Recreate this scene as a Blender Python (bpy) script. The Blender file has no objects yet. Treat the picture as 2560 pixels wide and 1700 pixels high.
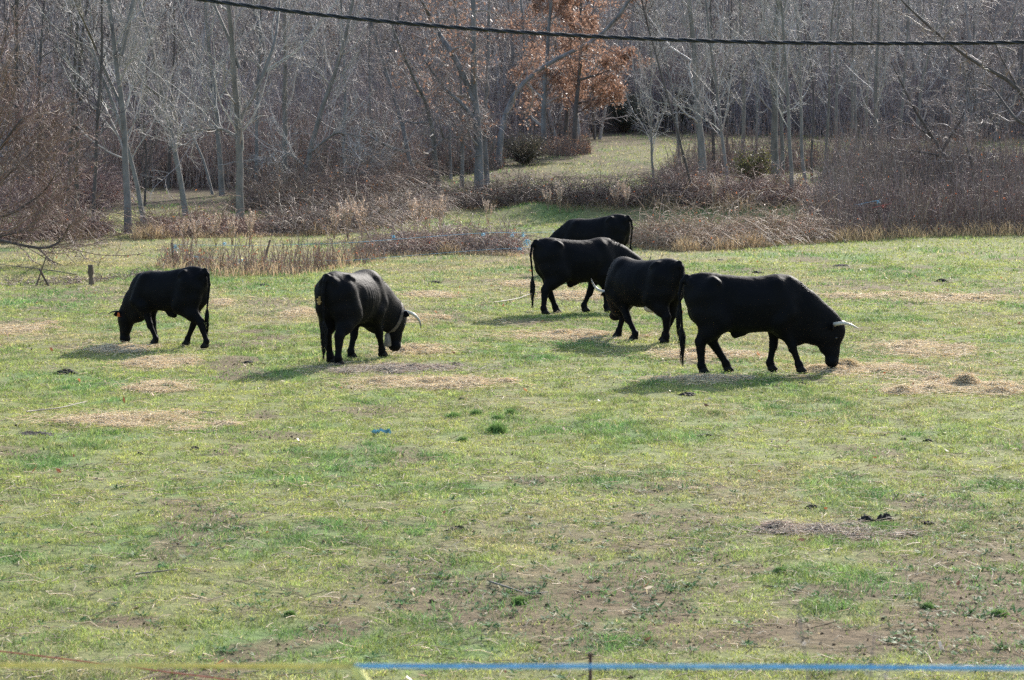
import bpy, math, random
import numpy as np
from mathutils import Matrix, Vector
sc = bpy.context.scene
rng = np.random.default_rng(7)
R = math.radians

# ------------------------------------------------------------------ camera, sky, sun
SW, SH, F = 2560.0, 1700.0, 7111.0
CX, CY = SW / 2, SH / 2
CAMZ = 3.9
PITCH = math.atan((CY - 242.5) / F)
cam_d = bpy.data.cameras.new('camera'); cam = bpy.data.objects.new('camera', cam_d)
sc.collection.objects.link(cam); sc.camera = cam
cam.location = (0, 0, CAMZ); cam.rotation_euler = (math.pi / 2 - PITCH, 0, 0)
cam_d.sensor_width = 36; cam_d.lens = 100; cam_d.clip_start = 0.1; cam_d.clip_end = 3000
cam_d.dof.use_dof = True; cam_d.dof.focus_distance = 46; cam_d.dof.aperture_fstop = 8.0
sc.render.resolution_x = 1024; sc.render.resolution_y = 680
SUN_AZ, SUN_EL = R(25), R(27)
w = bpy.data.worlds.new('World'); sc.world = w; w.use_nodes = True
nt = w.node_tree
sky = nt.nodes.new('ShaderNodeTexSky'); sky.sky_type = 'NISHITA'; sky.sun_disc = False
sky.sun_elevation = SUN_EL; sky.sun_rotation = SUN_AZ; sky.dust_density = 1.5
nt.links.new(sky.outputs[0], nt.nodes['Background'].inputs[0])
nt.nodes['Background'].inputs[1].default_value = 0.15
sd = bpy.data.lights.new('sun', 'SUN'); sd.energy = 3.9; sd.angle = R(1.2); sd.color = (1.0, .955, .89)
sun = bpy.data.objects.new('sun', sd); sc.collection.objects.link(sun)
sdir = Vector((math.sin(SUN_AZ) * math.cos(SUN_EL), math.cos(SUN_AZ) * math.cos(SUN_EL), math.sin(SUN_EL)))
sun.rotation_euler = sdir.to_track_quat('Z', 'Y').to_euler()
sc.view_settings.view_transform = 'Standard'; sc.view_settings.look = 'None'
sc.view_settings.exposure = 1.06; sc.view_settings.gamma = 1
sc.cycles.use_denoising = False
sc.cycles.sample_clamp_indirect = 1.5
sc.cycles.max_bounces = 5; sc.cycles.diffuse_bounces = 2; sc.cycles.glossy_bounces = 2
sc.cycles.transmission_bounces = 3; sc.cycles.volume_bounces = 0

# ------------------------------------------------------------------ numeric helpers
def sstep(a, b, x):
    t = np.clip((x - a) / (b - a), 0, 1); return t * t * (3 - 2 * t)
_perm = np.random.default_rng(3).random((256, 256))
def vnoise(x, y):
    xi = np.floor(x).astype(int); yi = np.floor(y).astype(int); fx = x - xi; fy = y - yi
    fx = fx * fx * (3 - 2 * fx); fy = fy * fy * (3 - 2 * fy)
    p = lambda a, b: _perm[a & 255, b & 255]
    return (p(xi, yi) * (1 - fx) + p(xi + 1, yi) * fx) * (1 - fy) + (p(xi, yi + 1) * (1 - fx) + p(xi + 1, yi + 1) * fx) * fy
def fbm(x, y, o=4):
    s = 0; a = .5; t = 0
    for i in range(o):
        s = s + a * vnoise(x + 17.3 * i, y - 9.1 * i); t += a; a *= .55; x = x * 2.03; y = y * 2.03
    return s / t
def terr(x, y):
    x = np.asarray(x, float); y = np.asarray(y, float)
    z = 2.3 * (1 - sstep(2.5, 14.5, y))
    z = z + np.interp(y, [0, 75, 84, 95, 105, 130, 150, 175, 220, 320, 600], [0, 0, .08, .28, .5, 1.39, 1.95, 4.2, 13, 34, 90])
    # terrace bank across the middle of the far meadow
    bank = .45 * sstep(-1.5, 1.0, x) * (1 - sstep(10, 14, x))
    z = z + bank * sstep(86, 88.5, y) * (1 - sstep(96, 118, y))
    z = z + .05 * (fbm(x * .35, y * .35, 2) - .5) + .03 * (fbm(x * 1.3 + 5, y * 1.3, 2) - .5)
    z = z + (.022 * (fbm(x * 4.1, y * 4.1 + 8, 2) - .5) + .03 * (fbm(x * .9 + 2, y * 2.0, 3) - .5)) * (1 - sstep(60, 90, y))
    z = z + (fbm(x * .06 + 40, y * .06, 3) - .5) * 8 * sstep(160, 240, y)
    return z
SP, CP = math.sin(PITCH), math.cos(PITCH)
def ray(px, py):
    u = (px - CX) / F; v = (CY - py) / F
    return np.array([u, CP + v * SP, -SP + v * CP])
def at(px, py, Y):
    d = ray(px, py); t = Y / d[1]; return np.array([d[0] * t, Y, CAMZ + d[2] * t])
def hit(px, py, y0=15):
    d = ray(px, py); t = np.arange(y0, 420, .1)
    P = d[None] * t[:, None]; z = CAMZ + P[:, 2]
    b = np.nonzero(z <= terr(P[:, 0], P[:, 1]))[0]
    i = b[0] if len(b) else len(t) - 1
    return np.array([P[i, 0], P[i, 1], float(terr(P[i, 0], P[i, 1]))])
def proj(P):
    x = P[..., 0]; y = P[..., 1]; z = P[..., 2] - CAMZ
    dep = y * CP - z * SP; up = y * SP + z * CP
    return CX + F * x / dep, CY - F * up / dep, dep
def norm(v): return v / (np.linalg.norm(v, axis=-1, keepdims=True) + 1e-12)

class Acc:
    """collects geometry for ONE mesh"""
    def __init__(s): s.v = []; s.f = []; s.c = []; s.n = 0
    def add(s, V, faces, col=None):
        V = np.asarray(V, np.float32).reshape(-1, 3); s.v.append(V)
        s.f.append(np.asarray(faces, np.int64) + s.n)
        if col is None: col = np.ones((len(V), 3), np.float32)
        col = np.broadcast_to(np.asarray(col, np.float32), (len(V), 3)); s.c.append(col)
        s.n += len(V)
    def tubes(s, P, Rd, sides=3, col=None):
        if len(P) == 0: return
        N, K, _ = P.shape
        T = np.empty_like(P); T[:, 1:-1] = P[:, 2:] - P[:, :-2]; T[:, 0] = P[:, 1] - P[:, 0]; T[:, -1] = P[:, -1] - P[:, -2]
        T = norm(T); m = norm(P[:, -1] - P[:, 0])
        ref = np.where(np.abs(m[:, 2:3]) > .75, np.array([[1., .13, 0]]), np.array([[0., 0, 1]]))[:, None]
        U = norm(np.cross(T, np.broadcast_to(ref, T.shape))); W = np.cross(T, U)
        a = np.arange(sides) / sides * 2 * np.pi
        V = P[:, :, None] + Rd[:, :, None, None] * (U[:, :, None] * np.cos(a)[None, None, :, None] + W[:, :, None] * np.sin(a)[None, None, :, None])
        k = np.arange(K - 1)[:, None] * sides; j = np.arange(sides)[None]; j2 = (j + 1) % sides
        q = np.stack([k + j, k + j2, k + sides + j2, k + sides + j], -1).reshape(-1, 4)
        fc = (q[None] + (np.arange(N) * K * sides)[:, None, None]).reshape(-1, 4)
        if col is not None and np.ndim(col) == 2 and len(col) == N: col = np.repeat(col, K * sides, 0)
        s.add(V.reshape(-1, 3), fc, col)
        if sides > 4:
            for e in (0, K - 1):
                base = (np.arange(N) * K * sides)[:, None] + e * sides
                if sides >= 6:
                    c = base + np.array([[0, 1, 2, 3]]); s.f.append(c + s.n - N * K * sides)
                    c = base + np.array([[0, 3, 4, 5]]); s.f.append(c + s.n - N * K * sides)
    def cards(s, C, U, W, col=None):
        N = len(C)
        V = np.stack([C - U, C - W * .6, C + U, C + W], 1)   # leaf shaped kite
        s.add(V.reshape(-1, 3), np.arange(N * 4).reshape(-1, 4), np.repeat(col, 4, 0) if col is not None else None)
    def build(s, name, mats, parent=None, smooth=True, loc=None, put=None):
        me = bpy.data.meshes.new(name)
        V = np.concatenate(s.v)
        if loc is not None: V = V - np.asarray(loc, np.float32)
        me.vertices.add(len(V)); me.vertices.foreach_set('co', V.astype(np.float32).ravel())
        tri = [f for f in s.f if f.shape[1] == 3]; quad = [f for f in s.f if f.shape[1] == 4]
        lo = []; st = []; n0 = 0
        for fs, k in ((quad, 4), (tri, 3)):
            if fs:
                a = np.concatenate(fs); lo.append(a.ravel()); st.append(n0 + np.arange(len(a)) * k); n0 += a.size
        lo = np.concatenate(lo); st = np.concatenate(st)
        me.loops.add(len(lo)); me.loops.foreach_set('vertex_index', lo.astype(np.int32))
        me.polygons.add(len(st)); me.polygons.foreach_set('loop_start', st.astype(np.int32))
        me.polygons.foreach_set('use_smooth', np.full(len(st), smooth))
        at_ = me.attributes.new('col', 'FLOAT_COLOR', 'POINT')
        C = np.concatenate(s.c); at_.data.foreach_set('color', np.c_[C, np.ones(len(C))].astype(np.float32).ravel())
        me.update(calc_edges=True)
        me.materials.append(mats)
        o = bpy.data.objects.new(name, me); sc.collection.objects.link(o)
        if parent is not None: o.parent = parent
        elif put is not None: o.location = [float(q) for q in put]
        elif loc is not None: o.location = [float(q) for q in loc]
        return o

def tag(o, label=None, cat=None, group=None, kind=None):
    if label: o['label'] = label
    if cat: o['category'] = cat
    if group: o['group'] = group
    if kind: o['kind'] = kind
    return o
def empty(name, loc, label, cat, group=None):
    o = bpy.data.objects.new(name, None); sc.collection.objects.link(o)
    o.location = [float(q) for q in loc]; o.empty_display_size = .2
    return tag(o, label, cat, group)

# ------------------------------------------------------------------ materials
def mat(name, col, rough=.8, var=.25, scale=8., trans=0., attr=False, bump=0., bscale=40., spec=.3, stretch=(1, 1, 1), sheen=0.):
    m = bpy.data.materials.new(name); m.use_nodes = True; t = m.node_tree; n = t.nodes; L = t.links.new
    b = n['Principled BSDF']; b.inputs['Roughness'].default_value = rough
    b.inputs['Specular IOR Level'].default_value = spec
    tc = n.new('ShaderNodeTexCoord'); mp = n.new('ShaderNodeMapping'); mp.inputs['Scale'].default_value = stretch
    L(tc.outputs['Object'], mp.inputs[0])
    no = n.new('ShaderNodeTexNoise'); no.inputs['Scale'].default_value = scale; no.inputs['Detail'].default_value = 5
    L(mp.outputs[0], no.inputs['Vector'])
    mr = n.new('ShaderNodeMapRange'); mr.inputs[1].default_value = .3; mr.inputs[2].default_value = .7
    mr.inputs[3].default_value = 1 - var; mr.inputs[4].default_value = 1 + var; L(no.outputs[0], mr.inputs[0])
    mx = n.new('ShaderNodeMix'); mx.data_type = 'RGBA'; mx.blend_type = 'MULTIPLY'; mx.inputs[0].default_value = 1
    mx.inputs[6].default_value = (*col, 1); L(mr.outputs[0], mx.inputs[7]); out = mx.outputs[2]
    if attr:
        a = n.new('ShaderNodeAttribute'); a.attribute_name = 'col'
        m2 = n.new('ShaderNodeMix'); m2.data_type = 'RGBA'; m2.blend_type = 'MULTIPLY'; m2.inputs[0].default_value = 1
        L(out, m2.inputs[6]); L(a.outputs['Color'], m2.inputs[7]); out = m2.outputs[2]
    L(out, b.inputs['Base Color'])
    if bump:
        n2 = n.new('ShaderNodeTexNoise'); n2.inputs['Scale'].default_value = bscale; n2.inputs['Detail'].default_value = 4
        L(mp.outputs[0], n2.inputs['Vector'])
        bp = n.new('ShaderNodeBump'); bp.inputs['Strength'].default_value = bump; bp.inputs['Distance'].default_value = .02
        L(n2.outputs[0], bp.inputs['Height']); L(bp.outputs[0], b.inputs['Normal'])
    if sheen: b.inputs['Sheen Weight'].default_value = sheen; b.inputs['Sheen Roughness'].default_value = .4
    if trans:
        tr = n.new('ShaderNodeBsdfTranslucent'); L(out, tr.inputs[0])
        ms = n.new('ShaderNodeMixShader'); ms.inputs[0].default_value = trans
        L(b.outputs[0], ms.inputs[1]); L(tr.outputs[0], ms.inputs[2]); L(ms.outputs[0], n['Material Output'].inputs[0])
    return m
M = dict(
    blade=mat('grass_blade', (1, 1, 1), .6, .1, 30, .42, True, spec=.2),
    straw=mat('straw', (1, 1, 1), .6, .15, 30, .42, True, spec=.2),
    pale_bark=mat('pale_bark', (.175, .16, .14), .75, .3, 6, attr=True, bump=.5, bscale=18, stretch=(1, 1, .4), spec=.35),
    dark_bark=mat('dark_bark', (.095, .08, .07), .85, .3, 6, attr=True, bump=.8, bscale=22, stretch=(1, 1, .3)),
    grey_bark=mat('grey_bark', (.17, .165, .16), .8, .4, 5, attr=True, bump=.8, bscale=22, stretch=(1, 1, .3)),
    twig=mat('twig', (1, 1, 1), .6, .2, 3, attr=True, spec=.35),
    leaf=mat('leaf', (1, 1, 1), .5, .15, 5, .4, True),
    hide=mat('black_hide', (.0045, .0045, .0055), .62, .3, 5, bump=.3, bscale=70, spec=.065, stretch=(.35, 1, .6)),
    hair=mat('black_hair', (.007, .0065, .0065), .55, .2, 20, spec=.2),
    hoof=mat('hoof_horn', (.009, .008, .007), .7, .3, 20, spec=.15),
    horn=mat('cow_horn', (1, 1, 1), .35, .12, 25, attr=True, spec=.5),
    udder=mat('udder_skin', (.42, .34, .25), .7, .2, 10),
    eye=mat('eye', (.006, .005, .005), .15, 0, 1, spec=.6),
    tag=mat('ear_tag_plastic', (.75, .17, .05), .5, .05, 5),
    leather=mat('collar_leather', (.10, .08, .066), .7, .3, 20, bump=.4, bscale=60),
    bell=mat('bell_metal', (.18, .155, .13), .6, .3, 12, bump=.3, bscale=60, spec=.5),
    cable=mat('cable_rubber', (.012, .013, .016), .42, .2, 3, spec=.5),
    pale_blue=mat('faded_blue_rope', (.22, .50, .66), .6, .2, 25, spec=.3, attr=True),
    blue=mat('blue_tape', (.19, .47, .74), .6, .2, 25, spec=.3, attr=True, trans=.2),
    yellow=mat('yellow_tape', (.68, .60, .22), .6, .2, 25, attr=True, trans=.25),
    red=mat('red_rope', (.48, .12, .09), .6, .2, 40),
    rust=mat('rusty_iron', (.09, .045, .03), .8, .4, 20, bump=.4),
    wood=mat('weathered_wood', (.13, .095, .07), .9, .4, 8, bump=.8, bscale=30, stretch=(1, 1, .25)),
    dung=mat('dried_dung', (.022, .017, .013), .8, .5, 30, bump=1., bscale=30, attr=True),
    dung_crumb=mat('earth_clod', (1, 1, 1), .95, .3, 30, attr=True, spec=.05),
    stone=mat('stone', (.2, .19, .17), .9, .3, 4, bump=.8, bscale=8),
)

# ------------------------------------------------------------------ field description (world-space patches)
PATCH = []     # (x, y, rx, ry, kind, strength)
def patch(px, py, hw, hh, kind, s=1.):
    c = hit(px, py); a = hit(px, py - hh); b = hit(px, py + hh)
    PATCH.append((c[0], (a[1] + b[1]) / 2, hw / F * c[1], max(.15, abs(a[1] - b[1]) / 2), kind, s))
HAY = [  # x0, x1, y0, y1, heap height, label
 (1984, 2297, 908, 944, .16, 'straw heap under the muzzle of the big cow on the right'),
 (2246, 2600, 944, 996, .17, 'wide pale straw heap at the right edge of the field'),
 (2155, 2421, 857, 900, .10, 'flat golden straw spread right of the horned cow and beyond its muzzle'),
 (2246, 2500, 733, 760, .08, 'thin far straw strip in the shaded right part of the field'),
 (2039, 2228, 736, 753, .05, 'short faint straw strip just behind the neck of the right cow'),
 (1620, 1915, 872, 907, .07, 'straw spread seen between the legs of the right cow'),
 (1620, 1880, 940, 965, .07, 'straw spread in shadow in front of the right cow'),
 (1272, 1594, 824, 858, .10, 'long straw ridge at the front hooves of the middle cow'),
 (1003, 1151, 729, 748, .06, 'straw streak far behind the head of the cow with a bell'),
 (1344, 1509, 730, 752, .06, 'straw streak between the legs of the cow in the middle row'),
 (1240, 1350, 702, 722, .05, 'faint straw streak left of the middle cow tail'),
 (882, 1240, 944, 980, .08, 'long straw spread nearest in front of the cow with a bell'),
 (850, 1163, 912, 938, .06, 'greyish straw spread just in front of the belled cow hooves'),
 (938, 1139, 864, 890, .07, 'straw spread the cow with a bell is eating from'),
 (1010, 1110, 786, 810, .05, 'faint straw patch right of the belled cow horn'),
 (320, 481, 889, 930, .07, 'pale straw patch in front of the young cow hind hooves'),
 (320, 485, 950, 992, .10, 'golden straw heap below the young cow on the left'),
 (218, 382, 862, 890, .06, 'dull straw patch under the young cow muzzle'),
 (710, 794, 773, 799, .05, 'small straw patch left of the rump of the belled cow'),
 (127, 528, 1030, 1076, .04, 'bleached thin straw scatter in the left foreground'),
 (-20, 117, 810, 845, .05, 'straw patch at the left edge of the field'),
 (526, 568, 750, 770, .05, 'tiny straw patch behind the tail of the young cow'),
 (1802, 2228, 1306, 1358, .10, 'grey weathered hay heap with brown leaves in the right foreground'),
]
for x0, x1, y0, y1, h, l in HAY:
    patch((x0 + x1) / 2, (y0 + y1) / 2, (x1 - x0) / 2 * .8, (y1 - y0) / 2 * .8, 'straw', .7)
for a in [(601, 910, 105, 22), (640, 830, 50, 12), (2230, 724, 60, 8), (1330, 1178, 100, 14), (2100, 665, 45, 7),
          (560, 940, 90, 14), (2200, 1500, 150, 55), (1000, 1520, 180, 60), (1300, 1600, 260, 50), (700, 1640, 200, 50),
          (1900, 1600, 300, 50), (2400, 1600, 220, 50), (1500, 1500, 130, 25), (2450, 1400, 110, 20), (1350, 1395, 90, 12),
          (1550, 1380, 60, 12), (750, 850, 60, 12), (300, 1560, 150, 25), (2480, 730, 60, 10), (2050, 712, 60, 6)]:
    patch(*a, 'soil', .85)
for a in [(330, 955, 200, 26), (130, 960, 140, 20), (1244, 1075, 60, 22), (2100, 1250, 160, 45), (1620, 1195, 90, 28),
          (1680, 905, 60, 12), (400, 815, 120, 22), (690, 720, 110, 20), (150, 750, 150, 35), (1090, 1210, 150, 25), (2200, 1340, 110, 20),
          (1400, 870, 160, 16), (2300, 690, 160, 22), (600, 1200, 120, 18), (1310, 1510, 60, 22), (2180, 900, 80, 10)]:
    patch(*a, 'green', .8)
def masks(x, y):
    jx = x + .5 * (fbm(x * 1.1, y * .7 + 9) - .5) * 2; jy = y + 1.2 * (fbm(x * 1.1 + 31, y * .7) - .5) * 2
    ax = x + .9 * (fbm(x * .9, y * .5 + 9) - .5) * 2; ay = y + 2.2 * (fbm(x * .9 + 31, y * .5) - .5) * 2
    out = {'straw': np.zeros_like(x), 'soil': np.zeros_like(x), 'green': np.zeros_like(x)}
    for (cx, cy, rx, ry, k, s) in PATCH:
        X, Y = (jx, jy) if k == 'straw' else (ax, ay)
        q = np.sqrt(((X - cx) / rx) ** 2 + ((Y - cy) / ry) ** 2)
        out[k] = np.maximum(out[k], s * (1 - sstep(.55, 1.25, q)))
    n = fbm(x * .8 + 3, y * .55 + 70, 5)
    near = 1 - sstep(22, 30, y)
    out['soil'] = np.maximum(out['soil'], near * .92 * sstep(.38, .58, n) * sstep(-4, 1, x + (fbm(x, y) - .5) * 4))
    out['soil'] = np.maximum(out['soil'], .75 * sstep(.60, .74, fbm(x * .7 + 11, y * .45 + 7, 5)))
    out['green'] = np.maximum(out['green'], .8 * sstep(.52, .72, fbm(x * .6 + 50, y * .4 + 90, 5)))
    left = sstep(63.5, 66, y) * (1 - sstep(76, 84, y)) * (1 - sstep(0, 5, x - (y - 60) * .1))   # drier strip beyond the old fence line
    out['dry'] = np.clip(left * .6 + .65 * sstep(.5, .75, fbm(x * .45 + 20, y * .28 + 4, 4)), 0, 1)
    far = sstep(84, 96, y); out['dry'] = np.maximum(out['dry'], far * (.25 + .4 * fbm(x * .3, y * .2 + 60, 3)))
    out['soil'] = np.maximum(out['soil'], far * .75 * sstep(.42, .62, fbm(x * .35 + 9, y * .16 + 33, 4)))
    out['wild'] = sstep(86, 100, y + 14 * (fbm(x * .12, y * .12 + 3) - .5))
    return out
GREEN = np.array([.11, .20, .06]); YG = np.array([.37, .395, .11]); DRY = np.array([.40, .33, .18])
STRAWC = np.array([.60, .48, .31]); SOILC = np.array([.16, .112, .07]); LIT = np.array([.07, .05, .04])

# ------------------------------------------------------------------ ground sheet
def ground():
    ys = np.concatenate([np.arange(-30, 14, 1.), np.arange(14, 34, .09), np.arange(34, 56, .14), np.arange(56, 110, .3), np.arange(110, 240, 1.2), np.arange(240, 620, 8)])
    us = np.concatenate([np.linspace(-1, -.26, 40)[:-1] ** 1, np.linspace(-.26, .26, 230), np.linspace(.26, 1, 40)[1:]])
    Yg, Ug = np.meshgrid(ys, us, indexing='ij')
    halfw = np.maximum(np.abs(Yg), 18) + 12
    X = Ug * halfw * np.where(np.abs(Ug) > .26, 1 + (np.abs(Ug) - .26) * 2.2, 1)
    Z = terr(X, Yg)
    V = np.stack([X, Yg, Z], -1).reshape(-1, 3)
    ny, nx = X.shape; i = np.arange(ny - 1)[:, None] * nx; j = np.arange(nx - 1)[None]
    q = np.stack([i + j, i + j + 1, i + j + 1 + nx, i + j + nx], -1).reshape(-1, 4)
    mk = masks(V[:, 0], V[:, 1])
    c = np.array([.205, .215, .085]) * (1 - mk['dry'][:, None]) + DRY * .6 * mk['dry'][:, None]
    c = c + (GREEN * 1.05 - c) * mk['green'][:, None] * .8
    c = c + (SOILC - c) * mk['soil'][:, None]
    c = c + (STRAWC * .85 - c) * mk['straw'][:, None] * .45
    c = c * (1 - .28 * sstep(86, 96, V[:, 1]))[:, None]
    n = fbm(V[:, 0] * .25, V[:, 1] * .12 + 5, 4)
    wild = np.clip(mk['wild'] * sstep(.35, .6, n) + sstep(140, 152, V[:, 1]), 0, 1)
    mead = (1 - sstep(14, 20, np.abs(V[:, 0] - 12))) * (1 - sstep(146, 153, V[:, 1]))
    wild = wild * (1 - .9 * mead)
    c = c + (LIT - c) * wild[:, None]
    m = bpy.data.materials.new('ground_soil'); m.use_nodes = True; t = m.node_tree; nn = t.nodes; L = t.links.new
    b = nn['Principled BSDF']; b.inputs['Roughness'].default_value = .95; b.inputs['Specular IOR Level'].default_value = .1
    at_ = nn.new('ShaderNodeAttribute'); at_.attribute_name = 'col'
    g = nn.new('ShaderNodeNewGeometry')
    n1 = nn.new('ShaderNodeTexNoise'); n1.inputs['Scale'].default_value = 9; n1.inputs['Detail'].default_value = 8; n1.inputs['Roughness'].default_value = .7
    L(g.outputs['Position'], n1.inputs['Vector'])
    mr = nn.new('ShaderNodeMapRange'); mr.inputs[1].default_value = .3; mr.inputs[2].default_value = .7; mr.inputs[3].default_value = .55; mr.inputs[4].default_value = 1.4
    L(n1.outputs[0], mr.inputs[0])
    mx = nn.new('ShaderNodeMix'); mx.data_type = 'RGBA'; mx.blend_type = 'MULTIPLY'; mx.inputs[0].default_value = 1
    L(at_.outputs['Color'], mx.inputs[6]); L(mr.outputs[0], mx.inputs[7]); L(mx.outputs[2], b.inputs['Base Color'])
    bp = nn.new('ShaderNodeBump'); bp.inputs['Strength'].default_value = .9; bp.inputs['Distance'].default_value = .05
    n3 = nn.new('ShaderNodeTexNoise'); n3.inputs['Scale'].default_value = 5; n3.inputs['Detail'].default_value = 9; n3.inputs['Roughness'].default_value = .65
    L(g.outputs['Position'], n3.inputs['Vector']); L(n3.outputs[0], bp.inputs['Height']); L(bp.outputs[0], b.inputs['Normal'])
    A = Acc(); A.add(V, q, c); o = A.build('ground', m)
    tag(o, 'uneven pasture ground rising to a wooded hillside', None, None, 'structure')
ground()

# ------------------------------------------------------------------ grass
def blades(A, x, y, h, wd, lean, col, z=None):
    N = len(x); z = terr(x, y) if z is None else z
    a = rng.uniform(0, 2 * np.pi, N); f = rng.uniform(0, 2 * np.pi, N)
    side = np.stack([np.cos(f), np.sin(f), np.zeros(N)], -1) * (wd / 2)[:, None]
    d = np.stack([np.cos(a) * lean, np.sin(a) * lean, np.ones(N)], -1)
    B = np.stack([x, y, z - .004], -1)
    m1 = B + d * (h * .55)[:, None] * np.array([.6, .6, 1]); tip = B + d * h[:, None] * np.array([1.3, 1.3, .95])
    V = np.stack([B - side, B + side, m1 + side * .8, m1 - side * .8, tip], 1)
    i = np.arange(N)[:, None] * 5
    A.v.append(V.reshape(-1, 3).astype(np.float32)); A.c.append(np.repeat(col, 5, 0).astype(np.float32))
    A.f.append(i + np.array([[0, 1, 2, 3]]) + A.n); A.f.append(i + np.array([[3, 2, 4]]) + A.n); A.n += N * 5
def scatter(y0, y1, n, marg=1.5):
    y = np.sqrt(rng.uniform(y0 ** 2, y1 ** 2, n)); x = rng.uniform(-1, 1, n) * (.182 * y + marg); return x, y
A = Acc()
for y0, y1, n, hs, ws in [(17., 27, 275000, 1., 1.), (27, 38, 295000, 1., 1.25), (38, 52, 290000, 1.05, 1.7), (52, 68, 175000, 1.15, 2.4), (68, 100, 125000, 1.5, 3.4), (100, 152, 65000, 2, 5)]:
    x, y = scatter(y0, y1, n, 3.2)
    mk = masks(x, y)
    clump = fbm(x * 4.3, y * 3.4, 4)
    keep = rng.random(n) < np.clip((1 - mk['soil'] * .93) * (1 - mk['straw'] * .55) * (.12 + 1.5 * sstep(.34, .58, clump)), 0, 1) * (1 - .7 * mk['wild'] * (np.abs(x - 12) > 16))
    x, y = x[keep], y[keep]; mk = {k: v[keep] for k, v in mk.items()}; clump = clump[keep]; n = len(x)
    tuft = sstep(.52, .68, fbm(x * 1.7 + 80, y * 1.3 + 13, 3))
    mot = sstep(.46, .66, fbm(x * 2.3 + 33, y * 1.5 + 3, 4)); lum = .45 + 1.1 * fbm(x * 5.2 + 8, y * 3.6, 4)
    g = np.clip(mk['green'] * .5 + tuft * .35 + mk['soil'] * .5 + mot * .38, 0, 1)
    r = rng.random(n)
    c = YG[None] + (DRY - YG)[None] * (mk['dry'] * .75)[:, None]
    c = c + (GREEN * 1.25 - c) * g[:, None]
    isdry = r < (.11 + .4 * mk['dry'] + .35 * mk['straw']) * (1 - .5 * g)
    c = np.where(isdry[:, None], DRY * 1.25, c) * lum[:, None]
    c = c * rng.uniform(.45, 1.55, (n, 1)) * np.array([1, 1, 1]) + rng.normal(0, .012, (n, 3)); c = np.clip(c, .01, 1)
    h = hs * (.022 + .018 * rng.random(n) + .035 * tuft * rng.random(n) + .02 * mk['green']) * (.6 + .8 * clump)
    blades(A, x, y, h, ws * rng.uniform(.004, .008, n), rng.uniform(.2, 1.6, n), c)
tag(A.build('grass', M['blade'], smooth=False), 'short winter pasture grass, yellow green with dry blades', None, None, 'stuff')

# rosettes of broad green weeds in the trampled foreground, loose straw, fallen leaves
A = Acc(); x, y = scatter(17.8, 34, 6500)
mk = masks(x, y); k = rng.random(len(x)) < (.10 + mk['soil'] * .9) * (1 - sstep(24, 34, y)); x, y = x[k], y[k]
for i in range(len(x)):
    m = rng.integers(7, 16); rr = rng.uniform(.025, .075)
    a = rng.uniform(0, 6.28, m); q = rng.uniform(.2, 1, m) * rr
    X = x[i] + np.cos(a) * q; Y = y[i] + np.sin(a) * q
    C = np.stack([X, Y, terr(X, Y) + .012 + rng.random(m) * .02], -1)
    U = np.stack([np.cos(a), np.sin(a), rng.uniform(-.2, .7, m)], -1) * rr * .45
    W = np.stack([-np.sin(a), np.cos(a), rng.uniform(-.4, .4, m)], -1) * rr * .16
    A.cards(C, U, W, np.array([[.10, .20, .07]]) * rng.uniform(.5, 1.5, (m, 1)))
tag(A.build('ground_cover', M['blade'], smooth=False), 'low broad leaved green weeds in the trampled foreground', None, None, 'stuff')
def straw_strands(A, X, Y, zo, ln, col, rad, tilt=.25):
    N = len(X); a = rng.uniform(0, 6.28, N); t = rng.normal(0, tilt, N)
    d = np.stack([np.cos(a), np.sin(a), t], -1); c = np.stack([X, Y, terr(X, Y) + zo], -1)
    bend = rng.normal(0, .12, (N, 3)) * ln[:, None]; bend[:, 2] = np.abs(bend[:, 2]) * .6
    P = np.stack([c - d * ln[:, None] / 2, c + bend, c + d * ln[:, None] / 2], 1)
    P[:, :, 2] = np.maximum(P[:, :, 2], terr(P[:, :, 0], P[:, :, 1]) + .004)
    A.tubes(P, np.repeat(rad[:, None], 3, 1), 3, col)
A = Acc()
x, y = scatter(17.8, 60, 24000)
keep = rng.random(len(x)) < np.where(y < 30, 1., .30); x, y = x[keep], y[keep]; n = len(x)
straw_strands(A, x, y, rng.uniform(.01, .03, n), rng.uniform(.05, .22, n) , np.array([[.70, .60, .44]]) * rng.uniform(.5, 1.25, (n, 1)), rng.uniform(.0016, .0034, n) * (1 + y / 60), .2)
tag(A.build('loose_straw', M['straw']), 'single bleached straw stalks strewn over the pasture', None, None, 'stuff')
A = Acc(); x, y = scatter(17.8, 46, 15000); mk = masks(x, y); k = rng.random(len(x)) < .12 + .8 * mk['soil']; x, y = x[k], y[k]; n = len(x)
s = rng.uniform(.004, .014, n) * rng.choice([1, 1.8], n, p=[.97, .03]); C = np.stack([x, y, terr(x, y) + s * .3], -1); a = rng.uniform(0, 6.28, n)
P = np.stack([C - np.stack([np.cos(a), np.sin(a), a * 0], -1) * s[:, None], C + np.stack([a * 0, a * 0, s * .35], -1), C + np.stack([np.cos(a), np.sin(a), a * 0], -1) * s[:, None]], 1)
A.tubes(P, np.stack([s * .25, s * .6, s * .25], -1), 5, SOILC * .62 * rng.uniform(.6, 1.6, (n, 1)))
tag(A.build('soil_crumbs', M['dung_crumb'], smooth=False), 'small dark clods of trodden earth in the turf', None, None, 'stuff')
A = Acc(); x, y = scatter(18, 75, 420); n = len(x); s = rng.uniform(.02, .045, n)
a = rng.uniform(0, 6.28, n); z0 = np.zeros(n)
C = np.stack([x, y, terr(x, y) + .035], -1)
cc = np.where(rng.random((n, 1)) < .5, np.array([[.36, .13, .06]]), np.where(rng.random((n, 1)) < .5, np.array([[.6, .52, .42]]), np.array([[.16, .09, .06]])))
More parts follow.
